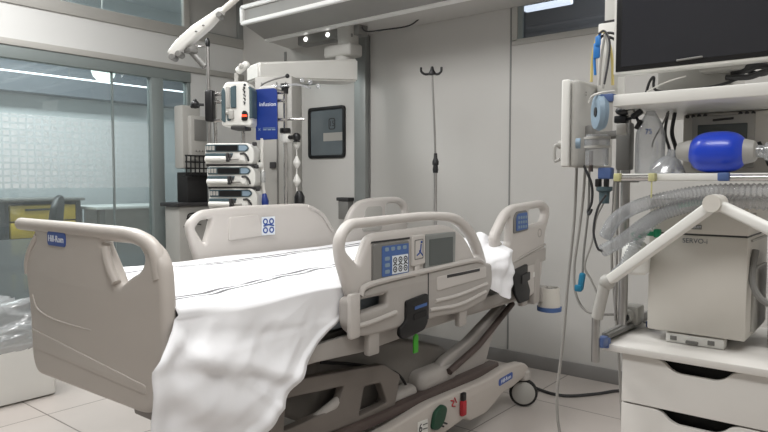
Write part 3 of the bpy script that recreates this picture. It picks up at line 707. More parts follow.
# ------------------------------------------------------------------ sheet over the mattress
def lerp_tab(tab, y):
    if y <= tab[0][0]: return tab[0][1]
    for (a, va), (b, vb) in zip(tab, tab[1:]):
        if y <= b: return va + (vb - va) * (y - a) / (b - a)
    return tab[-1][1]
HEM = [(0.88, .08), (1.02, .14), (1.10, .27), (1.18, .40), (1.29, .495), (1.42, .605), (1.54, .685), (1.59, .705), (1.66, .74), (1.73, .79), (1.78, .815), (2.50, .815), (2.58, .70), (2.63, .655), (2.70, .70), (2.77, .80), (3.13, .80)]
def build_sheet():
    bm = bmesh.new(); uvl = bm.loops.layers.uv.new('weave')
    NY, NT, ND = 200, 64, 56
    rows = []; info = {}
    xf, xn = -2.435, -1.535
    for i in range(NY + 1):
        y = 0.99 + (3.135 - 0.99) * i / NY
        yh = y - 0.0
        hem = lerp_tab(HEM, y if y > 1.05 else y)
        row = []
        zt = lambda x, yy: .852 + .009 * noise.noise(Vector((x * 3.2, yy * 3.2, 1.3))) + .004 * noise.noise(Vector((x * 11, yy * 7, 4.1))) \
            + .095 * math.exp(-((yy - 2.68) / .10) ** 2 - ((x + 1.58) / .11) ** 2) + .018 * math.exp(-((yy - 2.68) / .14) ** 2 - ((x + 1.58) / .16) ** 2) * noise.noise(Vector((x * 24, yy * 24, 9))) + .03 * math.exp(-((yy - 2.95) / .2) ** 2)
        # far hang
        for j in range(8):
            t = j / 8
            row.append(((xf - .012 * (1 - t), y, .74 + t * (zt(xf, y) - .02 - .74)), (xf - .1 + t * .1, y)))
        for j in range(NT + 1):
            t = j / NT; x = xf + (xn - xf) * t
            ed = min(t, 1 - t) * (xn - xf)
            dz = -.022 * max(0, 1 - ed / .03) ** 2
            row.append(((x, y, zt(x, y) + dz), (x, y)))
        z0 = zt(xn, y) - .022
        for j in range(1, ND + 1):
            t = j / ND; z = z0 + (hem - z0) * t; d = z0 - z
            foot = max(0.0, min(1.0, (1.66 - y) / .14))
            # the drape leans out and flares towards the foot corner, with creases fanning out of the mattress corner
            out = .012 + foot * (.035 * min(1, d / .12) + .05 * d)
            yy = y
            if foot > 0:
                grow = min(1, d / .10)
                for (c0, sl, wd_, am) in ((.015, .18, .015, .006), (.06, .55, .030, .022), (.17, .72, .05, .026), (.12, 1.7, .03, .010), (.30, .62, .06, .022), (.30, 2.2, .04, .012), (.045, .95, .012, .012), (.11, .38, .014, .010)):
                    s = d - c0 - (y - 1.0) * sl
                    e_ = math.exp(-(s / wd_) ** 2) if s > 0 else math.exp(-(s / (wd_ * 2.6)) ** 2)
                    out += foot * grow * am * (e_ - .3)
                out += foot * grow * .012 * noise.noise(Vector((y * 7, d * 7, 7)))
                q1, q2 = y * .72 - d * .70, y * .70 + d * .72
                out += foot * grow * (.009 * (1 - 2.2 * abs(noise.noise(Vector((q1 * 3.2, q2 * 8, 11))))) + .0045 * (1 - 2 * abs(noise.noise(Vector((q1 * 7, q2 * 17, 5))))))
                corner = max(0, 1 - (y - .99) / .20)
                out += corner * grow * .014 * math.sin(y * 70 + d * 5)
                yy = y - corner * .10 * min(1, d / .12) ** 1.3 - .06 * corner * d
                out -= corner * .03
                # turned-up double hem along the slanted edge
                out += foot * .010 * math.exp(-((t - .90) / .05) ** 2)
            hang = math.exp(-((y - 2.65) / .085) ** 2)
            out += hang * (.115 * min(1, d / .035)) + hang * .010 * math.sin(y * 110 + d * 30) + hang * .02 * noise.noise(Vector((y * 22, d * 22, 2)))
            row.append(((xn + out, yy, z), (xn + d, y)))
        rows.append(row)
    vs_ = [[bm.verts.new(p) for p, _ in row] for row in rows]
    for i in range(NY):
        for j in range(len(rows[0]) - 1):
            f = bm.faces.new((vs_[i][j], vs_[i][j + 1], vs_[i + 1][j + 1], vs_[i + 1][j]))
            for lp, (a, b) in zip(f.loops, ((i, j), (i, j + 1), (i + 1, j + 1), (i + 1, j))):
                lp[uvl].uv = rows[a][b][1]
    bmesh.ops.recalc_face_normals(bm, faces=bm.faces[:])
    mb = MB(); mb.bm.free(); mb.bm = bm
    o = single('bed_sheet', mb, 'sheet', 'white cotton sheet with grey stripes draped over the hospital bed', 'sheet', angle=180)
    so = o.modifiers.new('thick', 'SOLIDIFY'); so.thickness = .003; so.offset = 1
    return o
build_sheet()

# telescopic pole standing in the far head corner of the bed
ip = thing('iv_pole', 'thin steel drip pole with black double hook behind the bed head', 'pole', (-2.25, 3.26, .56))
P0 = MB(); P0.tube([(-2.25, 3.26, .58), (-2.25, 3.26, 1.315)], .010, 10, smooth=False)
P0.build('lower_tube', 'steel', ip)
MB().tube([(-2.25, 3.26, 1.30), (-2.257, 3.26, 1.5), (-2.27, 3.26, 1.72), (-2.278, 3.26, 1.86)], .0065, 8).build('upper_tube', 'steel', ip)
c_ = MB(); c_.lathe([(0, 0), (.015, 0), (.018, .02), (.014, .045), (.02, .05), (.02, .07), (.012, .09), (.01, .12), (0, .12)], (-2.25, 3.26, 1.25)); c_.build('clamp_collar', 'black', ip)
h_ = MB(); h_.lathe([(0, 0), (.02, .0), (.022, .012), (.012, .03), (.008, .05), (0, .052)], (-2.278, 3.26, 1.85))
h_.build('hook_hub', 'black', ip)
for s in (-1, 1):
    MB().tube([(-2.278, 3.26, 1.862), (-2.278 + s * .03, 3.255 + s * .02, 1.853), (-2.278 + s * .05, 3.25 + s * .032, 1.868), (-2.278 + s * .052, 3.25 + s * .034, 1.895)], .0075, 8).build('hook', 'black', ip)
MB().box((-2.275, 3.19, .575), (-2.225, 3.285, .63), .008).build('socket', 'black', ip)
# ------------------------------------------------------------------ supply bridge along the back wall
br = thing('supply_bridge', 'long white overhead supply bridge running along the back wall above the bed', 'supply bridge', (-2.5, 3.35, 2.28))
def xprism(prof, x0f, x1, m, name, parent, bev=0):
    """profile of (Y, Z) run along X; the left end x0f follows Y"""
    bm = bmesh.new()
    a = [bm.verts.new((x0f(y), y, z)) for y, z in prof]; b = [bm.verts.new((x1, y, z)) for y, z in prof]
    n = len(prof)
    for i in range(n): bm.faces.new((a[i], a[(i + 1) % n], b[(i + 1) % n], b[i]))
    bm.faces.new(a[::-1]); bm.faces.new(b)
    bmesh.ops.recalc_face_normals(bm, faces=bm.faces[:])
    if bev: bmesh.ops.bevel(bm, geom=bm.edges[:], offset=bev, segments=2, affect='EDGES')
    mb = MB(); mb.bm.free(); mb.bm = bm
    return mb.build(name, m, parent)
endf = lambda y: -3.74 - .42 * (y - 2.96)
xprism([(2.975, 2.335), (3.33, 2.29), (3.36, 2.47), (2.975, 2.44)], endf, -0.9, 'beamgrey', 'beam_body', br)
xprism([(2.955, 2.315), (2.955, 2.342), (2.99, 2.342), (2.99, 2.315)], endf, -0.9, 'rim', 'lower_rim', br, .004)
xprism([(2.955, 2.425), (2.955, 2.452), (2.99, 2.452), (2.99, 2.425)], endf, -0.9, 'rim', 'upper_rim', br, .004)
MB().box((-3.745, 2.955, 2.33), (-3.715, 2.99, 2.44), .003).build('end_cap', 'rim', br)
xprism([(3.30, 2.283), (3.30, 2.30), (3.36, 2.30), (3.36, 2.283)], endf, -0.9, 'rim', 'rear_rim', br, .003)
xprism([(3.35, 2.29), (3.75, 2.31), (3.75, 2.40), (3.35, 2.47)], endf, -0.9, 'wall', 'rear_cover', br)
go = MB().box((-3.62, 3.40, 2.225), (-3.0, 3.50, 2.30), .008).build('outlet_block', 'grey', br)
for x in (-3.53, -3.30):
    MB().lathe([(0, -.010), (.015, -.008), (.016, 0), (0, 0)], (x, 3.402, 2.262), (0, 1, 0), 18).build('outlet_lamp', 'spot', go)
o_ = MB(); o_.box((-3.22, 3.38, 2.21), (-3.05, 3.42, 2.235), .004); o_.box((-3.12, 3.36, 2.19), (-3.08, 3.40, 2.25), .004)
o_.build('outlet_bracket', 'grey', go)
MB().tube([(-3.02, 3.45, 2.30), (-2.95, 3.42, 2.24), (-2.8, 3.45, 2.235), (-2.68, 3.55, 2.26), (-2.62, 3.6, 2.31)], .005, 8).build('loose_cable', 'cab_d', br)

# ------------------------------------------------------------------ pendant arm with its column
pa = thing('pendant_arm', 'white boxy pendant arm carrying the grey column of drip pumps', 'pendant arm', (-3.1, 3.3, 1.0))
p_ = MB(); p_.cyl((-3.12, 3.42, 2.12), (-3.12, 3.42, 2.30), .075, 24); p_.box((-3.28, 3.33, 2.075), (-3.02, 3.47, 2.165), .02, 3); p_.lathe([(0, 0), (.07, 0), (.07, .05), (0, .05)], (-3.13, 3.40, 2.03))
p_.build('pivot_head', 'ltgrey', pa)
A0, A1 = Vector((-3.20, 2.70, 0)), Vector((-3.04, 3.44, 0)); ad = (A1 - A0)
# arm as a tapered box: thin at the column, tall at the pivot
bm = bmesh.new(); ps = []
AL, AR = Vector((-3.185, 2.60, 0)), Vector((-2.985, 3.36, 0)); n_ = Vector((ad.y, -ad.x, 0)).normalized()
AL, AR = Vector((-3.215, 2.665, 0)), Vector((-3.0, 3.37, 0)); d_ = (AR - AL).normalized(); n_ = Vector((d_.y, -d_.x, 0)) * .10
for c, z0, z1 in ((AL, 1.845, 1.948), (AR, 1.89, 2.045)):
    for nn, zz in ((n_ * .3, z0), (-n_ * 1.7, z0), (-n_ * 1.7, z1), (n_ * .3, z1)):
        ps.append(bm.verts.new((c.x + nn.x, c.y + nn.y, zz)))
for q in ((0, 1, 2, 3), (7, 6, 5, 4), (0, 4, 5, 1), (1, 5, 6, 2), (2, 6, 7, 3), (3, 7, 4, 0)): bm.faces.new([ps[i] for i in q])
bmesh.ops.recalc_face_normals(bm, faces=bm.faces[:]); bmesh.ops.bevel(bm, geom=bm.edges[:], offset=.012, segments=3, affect='EDGES')
mb = MB(); mb.bm.free(); mb.bm = bm; mb.build('arm', 'white', pa)
cd = Matrix.Translation((-3.13, 2.80, 0)) @ Matrix.Rotation(R(28), 4, 'Z')
c_ = MB(); c_.box((-.15, -.09, .62), (.10, .11, 1.86), .012, 2, cd); c_.build('column', 'ltgrey', pa)
c_ = MB()
for x in (-.10, 0.0, .06): c_.box((x - .004, -.096, .66), (x + .004, -.089, 1.82), .001, 1, cd)
c_.build('column_groove', 'grey', pa)
for z in (1.28, 1.50): 
    MB().box((-.05, -.1, z), (-.01, -.088, z + .04), .003, 1, cd).build('outlet', 'dark', pa)
c_ = MB(); c_.box((-.18, -.06, .58), (.13, .14, .63), .012, 2, cd); c_.build('column_foot', 'grey', pa)

# equipment carrier: two uprights with cross rails in front of the column
ex, ey = Vector((math.cos(R(30)), math.sin(R(30)), 0)), Vector((-math.sin(R(30)), math.cos(R(30)), 0))
EC = Vector((-2.94, 2.26, 0))                              # middle of the pump stack
def E(u, v, z): return EC + ex * u + ey * v + Vector((0, 0, z))
er = thing('equipment_rail', 'steel rail frame with black clamp and double drip hook left of the pumps', 'rail frame', tuple(E(0, .1, .9)))
u_ = MB(); u_.tube([E(-.172, .07, 1.05), E(-.172, .07, 1.97)], .011, 12, smooth=False); u_.build('drip_pole', 'steel', er)
h_ = MB(); h_.ball(E(-.172, .07, 1.985), (.014, .014, .032)); h_.build('hook_hub', 'black', er)
for s in (-1, 1):
    MB().tube([E(-.172, .07, 1.97), E(-.172 - .06, .05 + s * .03, 1.972), E(-.172 - .085, .04 + s * .04, 1.985), E(-.172 - .09, .04 + s * .04, 2.01)], .005, 8).build('hook', 'steel', er)
MB().box((-.022, -.025, -.09), (.028, .03, .09), .012, 2, Matrix.Translation(E(-.165, .07, 1.63)) @ Matrix.Rotation(R(30), 4, 'Z')).build('clamp', 'black', er)
k = MB(); k.cyl(E(-.19, .05, 1.635), E(-.225, .03, 1.635), .008, 10); k.ball(E(-.232, .025, 1.635), .024)
for a in range(3): k.ball(E(-.232, .025, 1.635) + Vector((0, .0, .022)) * math.cos(a * 2.1) + ex * (.02 * math.sin(a * 2.1)), .011, seg=8)
k.build('clamp_knob', 'black', er)
c_ = MB()
for z in (1.70, 1.655, 1.548): c_.tube([E(-.15, .09, z), E(.27, .09, z)], .010, 10, smooth=False)
c_.tube([E(-.15, .11, 1.05), E(-.15, .11, 1.72)], .012, 10, smooth=False); c_.tube([E(.02, .11, 1.02), E(.02, .11, 1.72)], .012, 10, smooth=False)
for z in (1.10, 1.3, 1.70): c_.tube([E(.02, .11, z), E(.02, .40, z)], .012, 8, smooth=False)
c_.build('cross_rail', 'chrome', er)

# ------------------------------------------------------------------ three syringe pumps, one under the other
def make_pump(label):
    t = thing('syringe_pump', label, 'syringe pump', (0, 0, 0), 0, 'syringe pumps on the pendant column')
    b = MB(); b.plate([rounded([(-.155, 0), (.15, 0), (.16, .02), (.16, .085), (.13, .115), (-.14, .115), (-.155, .10)], [.01, .015, .02, .05, .03, .015, .01])], XZ(0), .14, .008); b.build('body', 'white', t, world=False)
    f_ = MB().plate([rounded([(-.148, .068), (.115, .068), (.135, .088), (.115, .108), (-.148, .108)], [.006, .01, .02, .01, .006])], XZ(-.072), .008, .003).build('front_panel', 'slate', t, world=False)
    MB().plate([[(-.082, .073), (.06, .073), (.06, .103), (-.082, .103)]], XZ(-.077), .004).build('display', 'disp', f_, world=False)
    e = MB()
    for i in range(3): e.plate([rounded([(-.142 + i * .019, .076), (-.128 + i * .019, .076), (-.128 + i * .019, .1), (-.142 + i * .019, .1)], .004)], XZ(-.0772), .003)
    e.build('button', 'ltgrey', f_, world=False)
    e = MB(); e.plate([rounded([(.068, .074), (.108, .074), (.124, .088), (.108, .102), (.068, .102)], .006)], XZ(-.0772), .003); e.build('arrow_key', 'paleblue', f_, world=False)
    MB().plate([rounded([(-.15, .04), (.02, .04), (.03, .06), (-.15, .06)], .006)], XZ(-.073), .014, .004).build('syringe_tray', 'slate', t, world=False)
    e = MB(); e.cyl((-.148, -.085, .028), (-.005, -.085, .028), .015, 16, .003); e.build('syringe_barrel', 'white', t, world=False)
    e = MB(); e.box((-.012, -.10, .012), (.006, -.066, .06), .005); e.box((.008, -.095, .02), (.02, -.066, .055), .004); e.build('barrel_clamp', 'dark', t, world=False)
    e = MB(); e.cyl((.0, -.085, .028), (.075, -.085, .028), .007, 10); e.build('plunger', 'ltgrey', t, world=False)
    e = MB(); e.box((.075, -.112, .006), (.125, -.066, .058), .014, 3); e.cyl((.1, -.114, .036), (.1, -.1, .036), .018, 16); e.build('plunger_drive', 'white', t, world=False)
    e = MB(); e.tube([(.088, -.112, .055), (.115, -.116, .056), (.135, -.112, .035), (.138, -.105, .015)], .006, 8); e.build('drive_lever', 'dark', t, world=False)
    e = MB(); e.box((-.15, -.066, -.012), (.155, .066, .001), .003); e.build('rubber_foot', 'dark', t, world=False)
    e = MB(); e.box((.15, -.07, .1), (.175, -.04, .122), .006); e.build('rail_grip', 'dark', t, world=False)
    return t
def copy_tree(o, parent=None):
    c = o.copy(); COL.objects.link(c); c.parent = parent
    for ch in list(o.children): copy_tree(ch, c)
    return c
pump = make_pump('white syringe pump with black display, topmost of the stack of three')
spots = [((0, 0, 1.293), 35, None), ((.01, 0, 1.168), 34, 'white syringe pump with black display, middle of the stack of three'), ((.02, 0, 1.044), 33, 'white syringe pump with teal arrow key just above the far bed rail, lowest of three')]
for i, (uv, rz, lb) in enumerate(spots):
    q = pump if i == 0 else copy_tree(pump)
    q.location = E(*uv); q.rotation_euler = (0, 0, R(rz)); q.scale = (.87, 1, 1)
    if lb: q['label'] = lb

# ------------------------------------------------------------------ upright volumetric pump and its sensor
vp = thing('volumetric_pump', 'upright white drip pump with dark sides and glowing red light', 'drip pump', tuple(E(.045, 0, 1.50)), R(33))
def W(*a): return a
b = MB(); b.plate([rounded([(-.085, .0), (.085, .0), (.085, .20), (.06, .245), (-.06, .245), (-.085, .20)], .02)], XZ(0), .12, .012); b.build('body', 'white', vp, world=False)
b = MB(); b.plate([rounded([(-.082, .03), (-.06, .02), (-.06, .19), (-.07, .215), (-.082, .19)], .008)], XZ(-.062), .01, .003); b.plate([rounded([(-.03, .10), (.002, .10), (.002, .225), (-.03, .215)], .008)], XZ(-.062), .01, .003); b.plate([rounded([(-.05, .03), (-.03, .03), (-.03, .08), (-.05, .06)], .006)], XZ(-.062), .01, .003)
b.build('side_grip', 'slate', vp, world=False)
b = MB(); b.box((-.056, -.068, .10), (-.034, -.058, .215), .004); b.box((-.04, -.078, .04), (-.01, -.058, .09), .006); b.ball((-.045, -.066, .075), .014, seg=10); b.build('tube_guide', 'ltgrey', vp, world=False)
b = MB(); b.plate([rounded([(.03, .03), (.065, .03), (.068, .06), (.06, .085), (.035, .085)], .012)], XZ(-.064), .008, .003); b.build('alarm_window', 'black', vp, world=False)
MB().box((.034, -.072, .052), (.062, -.066, .062), .002).build('alarm_light', 'led', vp, world=False)
b = MB()
for i in range(5): b.tube([(.045 + .008 * math.sin(i), -.062, .12 + i * .02), (.052, -.064, .128 + i * .02), (.042, -.062, .134 + i * .02)], .003, 6)
b.lathe([(0, 0), (.008, 0), (0, .004)], (.05, -.06, .225), (0, -1, 0), 12); b.build('key_symbols', 'inkd', vp, world=False)
b = MB(); b.box((-.03, -.07, -.018), (.05, .05, .002), .005); b.build('foot_clamp', 'dark', vp, world=False)
b = MB(); b.plate([rounded([(.075, .04), (.092, .05), (.092, .2), (.075, .22)], .006)], XZ(-.02), .10, .01); b.build('door_hinge', 'slate', vp, world=False)
b = MB(); b.cyl((-.02, .0, .245), (-.02, .0, .30), .009, 10); b.build('drip_tube', 'ltgrey', vp, world=False)
ds = thing('drop_sensor', 'white clip-on drop sensor above the drip pump with the red light', 'sensor', tuple(E(.065, 0, 1.80)), R(30))
b = MB(); b.cbox((0, 0, .03), (.085, .04, .035), .012, Matrix.Rotation(R(-35), 4, 'Y'), 3); b.build('housing', 'white', ds, world=False)
b = MB(); b.lathe([(.012, 0), (.016, .003), (.012, .006)], (.0, -.022, .034), (0, -1, 0), 16); b.build('lens', 'ltgrey', ds, world=False)
b = MB(); b.cyl((-.035, 0, -.045), (-.03, 0, .02), .008, 10); b.build('stem', 'ltgrey', ds, world=False)

# blue instruction board and hooks
bb = thing('instruction_board', 'royal blue hanging board with small white print beside the drip pump', 'board', tuple(E(.185, .05, 1.43)), R(30))
b = MB().plate([rounded([(-.065, .0), (.062, .005), (.062, .29), (-.065, .285)], [.006, .006, .025, .01])], XZ(0), .014, .003).build('board', 'navy', bb, world=False)
t_ = MB(); t_.text('infusion', .032, XZ(-.0078) @ Matrix.Translation((.008, .20, 0))); t_.build('large_print', 'inkw', b, world=False)
t_ = MB(); t_.text('x', .03, XZ(-.0078) @ Matrix.Translation((-.042, .062, 0)))
for i in range(3): t_.box((-.02 + .026 * i, -.0085, .055), (-.0 + .026 * i, -.0075, .061))
t_.box((-.02, -.0085, .066), (.05, -.0075, .069)); t_.build('small_print', 'paleblue', b, world=False)
b_ = MB(); b_.plate([rounded([(-.055, .285), (.05, .29), (.03, .305), (-.03, .305)], .008)], XZ(.008), .012, .003); b_.build('top_clip', 'white', bb, world=False)

# drip stand pole to the right with clamps
rp = thing('drip_pole', 'white upright pole with black top knob and clamps right of the blue board', 'pole', (-2.78, 2.51, 1.0))
MB().tube([(-2.78, 2.51, 1.0), (-2.78, 2.51, 1.72)], .011, 12, smooth=False).build('tube', 'chrome', rp)
b = MB(); b.lathe([(0, 0), (.02, 0), (.02, .03), (.026, .034), (.026, .055), (0, .06)], (-2.78, 2.51, 1.70)); b.build('top_knob', 'black', rp)
b = MB(); b.lathe([(0, 0), (.03, 0), (.032, .012), (.03, .028), (0, .028)], (-2.78, 2.51, 1.475)); b.build('collar', 'black', rp)
b = MB(); b.cbox((-2.775, 2.51, 1.445), (.05, .05, .05), .01); b.build('clamp_block', 'white', rp)
b = MB(); b.cyl((-2.76, 2.51, 1.45), (-2.72, 2.53, 1.45), .012, 10); b.ball((-2.712, 2.535, 1.45), (.024, .024, .026))
b.build('clamp_knob', 'black', rp)
b = MB(); b.tube([(-2.83, 2.55, 1.56), (-2.735, 2.62, 1.56)], .008, 8, smooth=False); b.tube([(-2.78, 2.51, 1.02), (-3.0, 2.72, 1.02)], .012, 8, smooth=False); b.build('cross_bar', 'chrome', rp)
# thin hook arm over the board
ha = MB().tube([(-2.97, 2.66, 1.75), (-2.90, 2.44, 1.745), (-2.84, 2.46, 1.775), (-2.78, 2.52, 1.80)], .005, 8).build('hook_arm', 'grey', pa)
MB().ball((-2.775, 2.525, 1.802), .013, seg=10).build('hook_tip', 'black', ha)
lp = MB(); lp.tube([(-2.86, 2.45, 1.735), (-2.82, 2.46, 1.742), (-2.77, 2.48, 1.738), (-2.72, 2.55, 1.75), (-2.68, 2.62, 1.735)], .007, 8)
for i, q in enumerate(((-2.70, 2.57, 1.775), (-2.665, 2.60, 1.765), (-2.64, 2.64, 1.745))): lp.ball(q, .014, seg=8)
single('tubing_loop', lp, 'clear', 'knot of clear tubing hanging over the top of the blue board', 'tubing')
# infusion line with drip chamber and blue bulb under the board
il = thing('infusion_line', 'white infusion line ending in a dark blue bulb under the blue board', 'infusion line', (-2.83, 2.37, 1.05))
b = MB(); b.tube([(-2.83, 2.38, 1.44), (-2.832, 2.38, 1.3), (-2.826, 2.38, 1.18), (-2.82, 2.385, 1.13)], .010, 10); b.build('tube', 'cab_w', il)
b = MB(); b.lathe([(0, 0), (.013, .003), (.015, .06), (.008, .07), (0, .07)], (-2.825, 2.38, 1.19)); b.build('drip_chamber', 'clear', il)
b = MB(); b.cbox((-2.83, 2.36, 1.29), (.03, .03, .03), .008); b.ball((-2.855, 2.36, 1.22), .02, seg=10); b.build('roller_clamp', 'white', il)
b = MB(); b.lathe([(0, 0), (.022, .005), (.024, .05), (.012, .09), (.005, .1), (0, .1)], (-2.82, 2.385, 1.035)); b.build('bulb', 'navy', il)
b = MB(); b.cbox((-2.86, 2.38, 1.30), (.028, .02, .04), .006); b.build('clip', 'black', il)
# string of white connectors right of the pole
cs = thing('connector_string', 'string of white tubing connectors hanging beside the white pole', 'connectors', (-2.75, 2.56, 1.05))
b = MB()
for z in (1.38, 1.27, 1.165): b.lathe([(0, 0), (.008, .004), (.022, .03), (.022, .04), (.01, .065), (.006, .075), (0, .075)], (-2.745, 2.565, z), seg=12)
b.tube([(-2.745, 2.565, 1.44), (-2.745, 2.565, 1.12)], .004, 6, smooth=False)
b.build('connector', 'white', cs)
b = MB(); b.ball((-2.745, 2.565, 1.425), (.02, .02, .014)); b.lathe([(0, 0), (.03, .0), (.03, .09), (.015, .12), (0, .125)], (-2.735, 2.575, 1.02)); b.build('black_holder', 'black', cs)

# ------------------------------------------------------------------ ceiling-hung examination lamp on a spring arm, above the bed
el = thing('exam_lamp', 'white slim examination lamp hanging on a slanted spring arm from the ceiling', 'lamp', (-2.4, 1.64, 1.75))
La, Lb = Vector((-2.485, 1.592, 1.752)), Vector((-2.262, 1.772, 1.985)); ld = (Lb - La).normalized()
side = Vector((R(0), 0, 0)) + ld.cross(Vector((-math.sin(R(39.2)), math.cos(R(39.2)), 0))).normalized()      # across the head, in the picture's upright plane
dep = ld.cross(side)
fm = Matrix.Identity(4)
for i in range(3): fm[i][0], fm[i][1], fm[i][2], fm[i][3] = ld[i], side[i] * .78, dep[i] * .8, La[i]
b = MB(); b.plate([rounded([(-.012, -.022), (.02, -.034), (.20, -.03), (.265, -.018), (.29, -.016), (.29, .016), (.25, .02), (.15, .034), (.05, .03), (-.01, .012)], .012)], fm, .075, .014)
b.build('lamp_head', 'white', el)
b = MB(); b.tube([La + ld * .28, La + ld * .45], .013, 12, smooth=False); b.build('arm_tube', 'cream', el)
ce = Vector((-1.33, 2.52, 2.93))
b = MB(); b.tube([La + ld * .44, La + ld * .5, ce], .016, 12, smooth=False); b.cyl(ce - Vector((0, 0, .05)), ce + Vector((0, 0, .06)), .06, 20); b.build('spring_arm', 'cream', el)
for t_, s_ in ((-.005, -.020), (.025, -.027), (.265, -.010)): MB().cyl(La + ld * t_ + side * s_ - dep * .03, La + ld * t_ + side * s_ + dep * .03, .014, 14, .003).build('lamp_cap', 'grey', el)
sgn = -1
hd_a = La + ld * .07 + side * sgn * .042; 
b = MB(); b.tube([La + ld * .06 + side * -.03, hd_a, hd_a + Vector((.048, .04, -.07))], .014, 10, smooth=False); b.box((-.02, -.02, -.012), (.03, .02, .012), .004, 2, Matrix.Translation(hd_a))
b.build('handle', 'grey', el)
b = MB()
for s_ in (.2, -.3): b.ball(La + ld * (.17 + s_ * .08) + side * -.01 + dep * -.04 * (1 if dep.dot(Vector((-.632, .775, 0))) > 0 else -1), (.006, .006, .004), seg=8)
b.build('screw', 'grey', el)

# ------------------------------------------------------------------ monitor cart by the pillar
mc = thing('monitor_cart', 'grey upright patient device with black wire basket by the glass door post', 'monitor cart', (-4.45, 2.97, 0))
b = MB(); b.box((-4.62, 2.80, .12), (-4.42, 3.15, 1.0), .01); b.build('cabinet', 'ltgrey', mc)
MB().box((-4.64, 2.77, 1.0), (-4.40, 3.17, 1.03), .006).build('dark_shelf', 'dark', mc)
MB().box((-4.60, 2.90, 1.03), (-4.45, 3.10, 1.27), .01).build('power_box', 'rubber', mc)
b = MB(); b.box((-4.58, 2.87, 1.30), (-4.46, 3.04, 1.80), .014); b.box((-4.50, 2.92, 1.36), (-4.42, 3.10, 1.72), .014); b.build('device_housing', 'ltgrey', mc)
MB().box((-4.425, 2.95, 1.52), (-4.417, 3.08, 1.69), .003).build('device_screen', 'grey', mc)
b = MB()
for i in range(8): b.ball((-4.418, 2.965 + .03 * (i % 4), 1.40 + .04 * (i // 4)), .008, seg=8)
b.build('device_key', 'grey', mc)
b = MB()
for i in range(7): b.tube([(-4.44, 2.86 + i * .04, 1.24), (-4.40, 2.86 + i * .04, 1.25), (-4.40, 2.86 + i * .04, 1.40)], .006, 6, smooth=False)
for z in (1.25, 1.30, 1.35, 1.40): b.tube([(-4.40, 2.85, z), (-4.40, 3.11, z)], .006, 6, smooth=False)
b.build('wire_basket', 'black', mc)
b = MB()
for i in range(4): b.tube([(-4.40, 3.03 + .02 * i, 1.38), (-4.385, 3.12 + .02 * i, 1.2 + .03 * i), (-4.39, 3.08 + .03 * i, 1.0 + .05 * i), (-4.395, 3.14 + .01 * i, .9)], .005, 6)
b.build('cable', 'cab_d', mc)
b = MB(); b.tube([(-4.41, 2.86, .90), (-4.40, 2.92, .93), (-4.40, 2.98, .90), (-4.40, 2.93, .87), (-4.40, 2.87, .90), (-4.40, 2.88, .94), (-4.40, 3.0, .95)], .006, 6); b.tube([(-4.405, 2.83, .84), (-4.405, 2.92, .86), (-4.405, 2.99, .85)], .004, 6)
b.build('cable_coil', 'black', mc)
b = MB(); b.tube([(-4.405, 3.04, .89), (-4.40, 3.07, .93), (-4.40, 3.10, .90), (-4.40, 3.06, .88), (-4.40, 3.04, .89)], .005, 6); b.tube([(-4.40, 3.13, .86), (-4.40, 3.145, .93), (-4.40, 3.12, .9), (-4.40, 3.15, .87)], .006, 6); b.build('cable_coil', 'black', mc)
for y in (2.85, 3.1):
    for x in (-4.58, -4.46): MB().lathe([(0, -.015), (.05, -.015), (.05, .015), (0, .015)], (x, y, .05), (0, 1, 0), 14).build('caster', 'rubber', mc)
for x in (-4.58, -4.46):
    pass
mc.location.y += .06; mc.location.x += .02
# small grey dispenser on the back wall beside the door
wd = thing('glove_dispenser', 'small dark grey wall box with a lid beside the swing door', 'wall box', (-3.39, 3.68, .92))
MB().box((-3.45, 3.66, .90), (-3.345, 3.752, 1.045), .006).build('box', 'grey', wd)
MB().box((-3.462, 3.65, 1.045), (-3.335, 3.752, 1.072), .005).build('lid', 'dark', wd)

# ------------------------------------------------------------------ white bin with a clear bag by the foot of the bed
bn = thing('waste_bin', 'low white bin box on the floor left of the footboard', 'bin', (-3.9, 1.25, 0))
MB().plate([rounded([(-4.12, .92), (-3.67, .92), (-3.67, 1.585), (-4.12, 1.585)], .03), rounded([(-4.10, .94), (-3.69, .94), (-3.69, 1.565), (-4.10, 1.565)], .025)], XY(.165), .31, .004).build('walls', 'white', bn)
MB().plate([rounded([(-4.11, .93), (-3.68, .93), (-3.68, 1.575), (-4.11, 1.575)], .025)], XY(.012), .012).build('bottom', 'white', bn)
def bag():
    bm = bmesh.new(); NU, NV = 110, 34; rows = []
    for j in range(NV + 1):
        t = j / NV; row = []
        for i in range(NU):
            a = 2 * PI * i / NU; ca, sa = math.cos(a), math.sin(a)
            q = (abs(ca) ** 4 + abs(sa) ** 4) ** -.25
            zz = .255 + .30 * t - .03 * t * t
            bulge = 1.0 + .10 * math.sin(PI * min(1, t * 1.6)) - .55 * max(0, t - .62) ** 1.2
            nz = noise.noise(Vector((ca * 3, sa * 3, t * 5))) * .03 + abs(noise.noise(Vector((ca * 9, sa * 9, t * 16)))) * .030 * min(1, t * 3) + abs(noise.noise(Vector((ca * 20, sa * 20, t * 30)))) * .012 - .01
            row.append(bm.verts.new((-3.895 + ca * q * (.222 * bulge + nz), 1.2525 + sa * q * (.33 * bulge + nz), zz + nz * .8)))
        rows.append(row)
    for A, B in zip(rows, rows[1:]):
        for i in range(NU): bm.faces.new((A[i], A[(i + 1) % NU], B[(i + 1) % NU], B[i]))
    c = bm.verts.new((-3.895, 1.2525, .50))
    for i in range(NU): bm.faces.new((rows[-1][i], rows[-1][(i + 1) % NU], c))
    mb = MB(); mb.bm.free(); mb.bm = bm
    return single('plastic_bag', mb, 'bag', 'crumpled clear plastic bag puffed up over the low white bin', 'bag', angle=180)
bag()
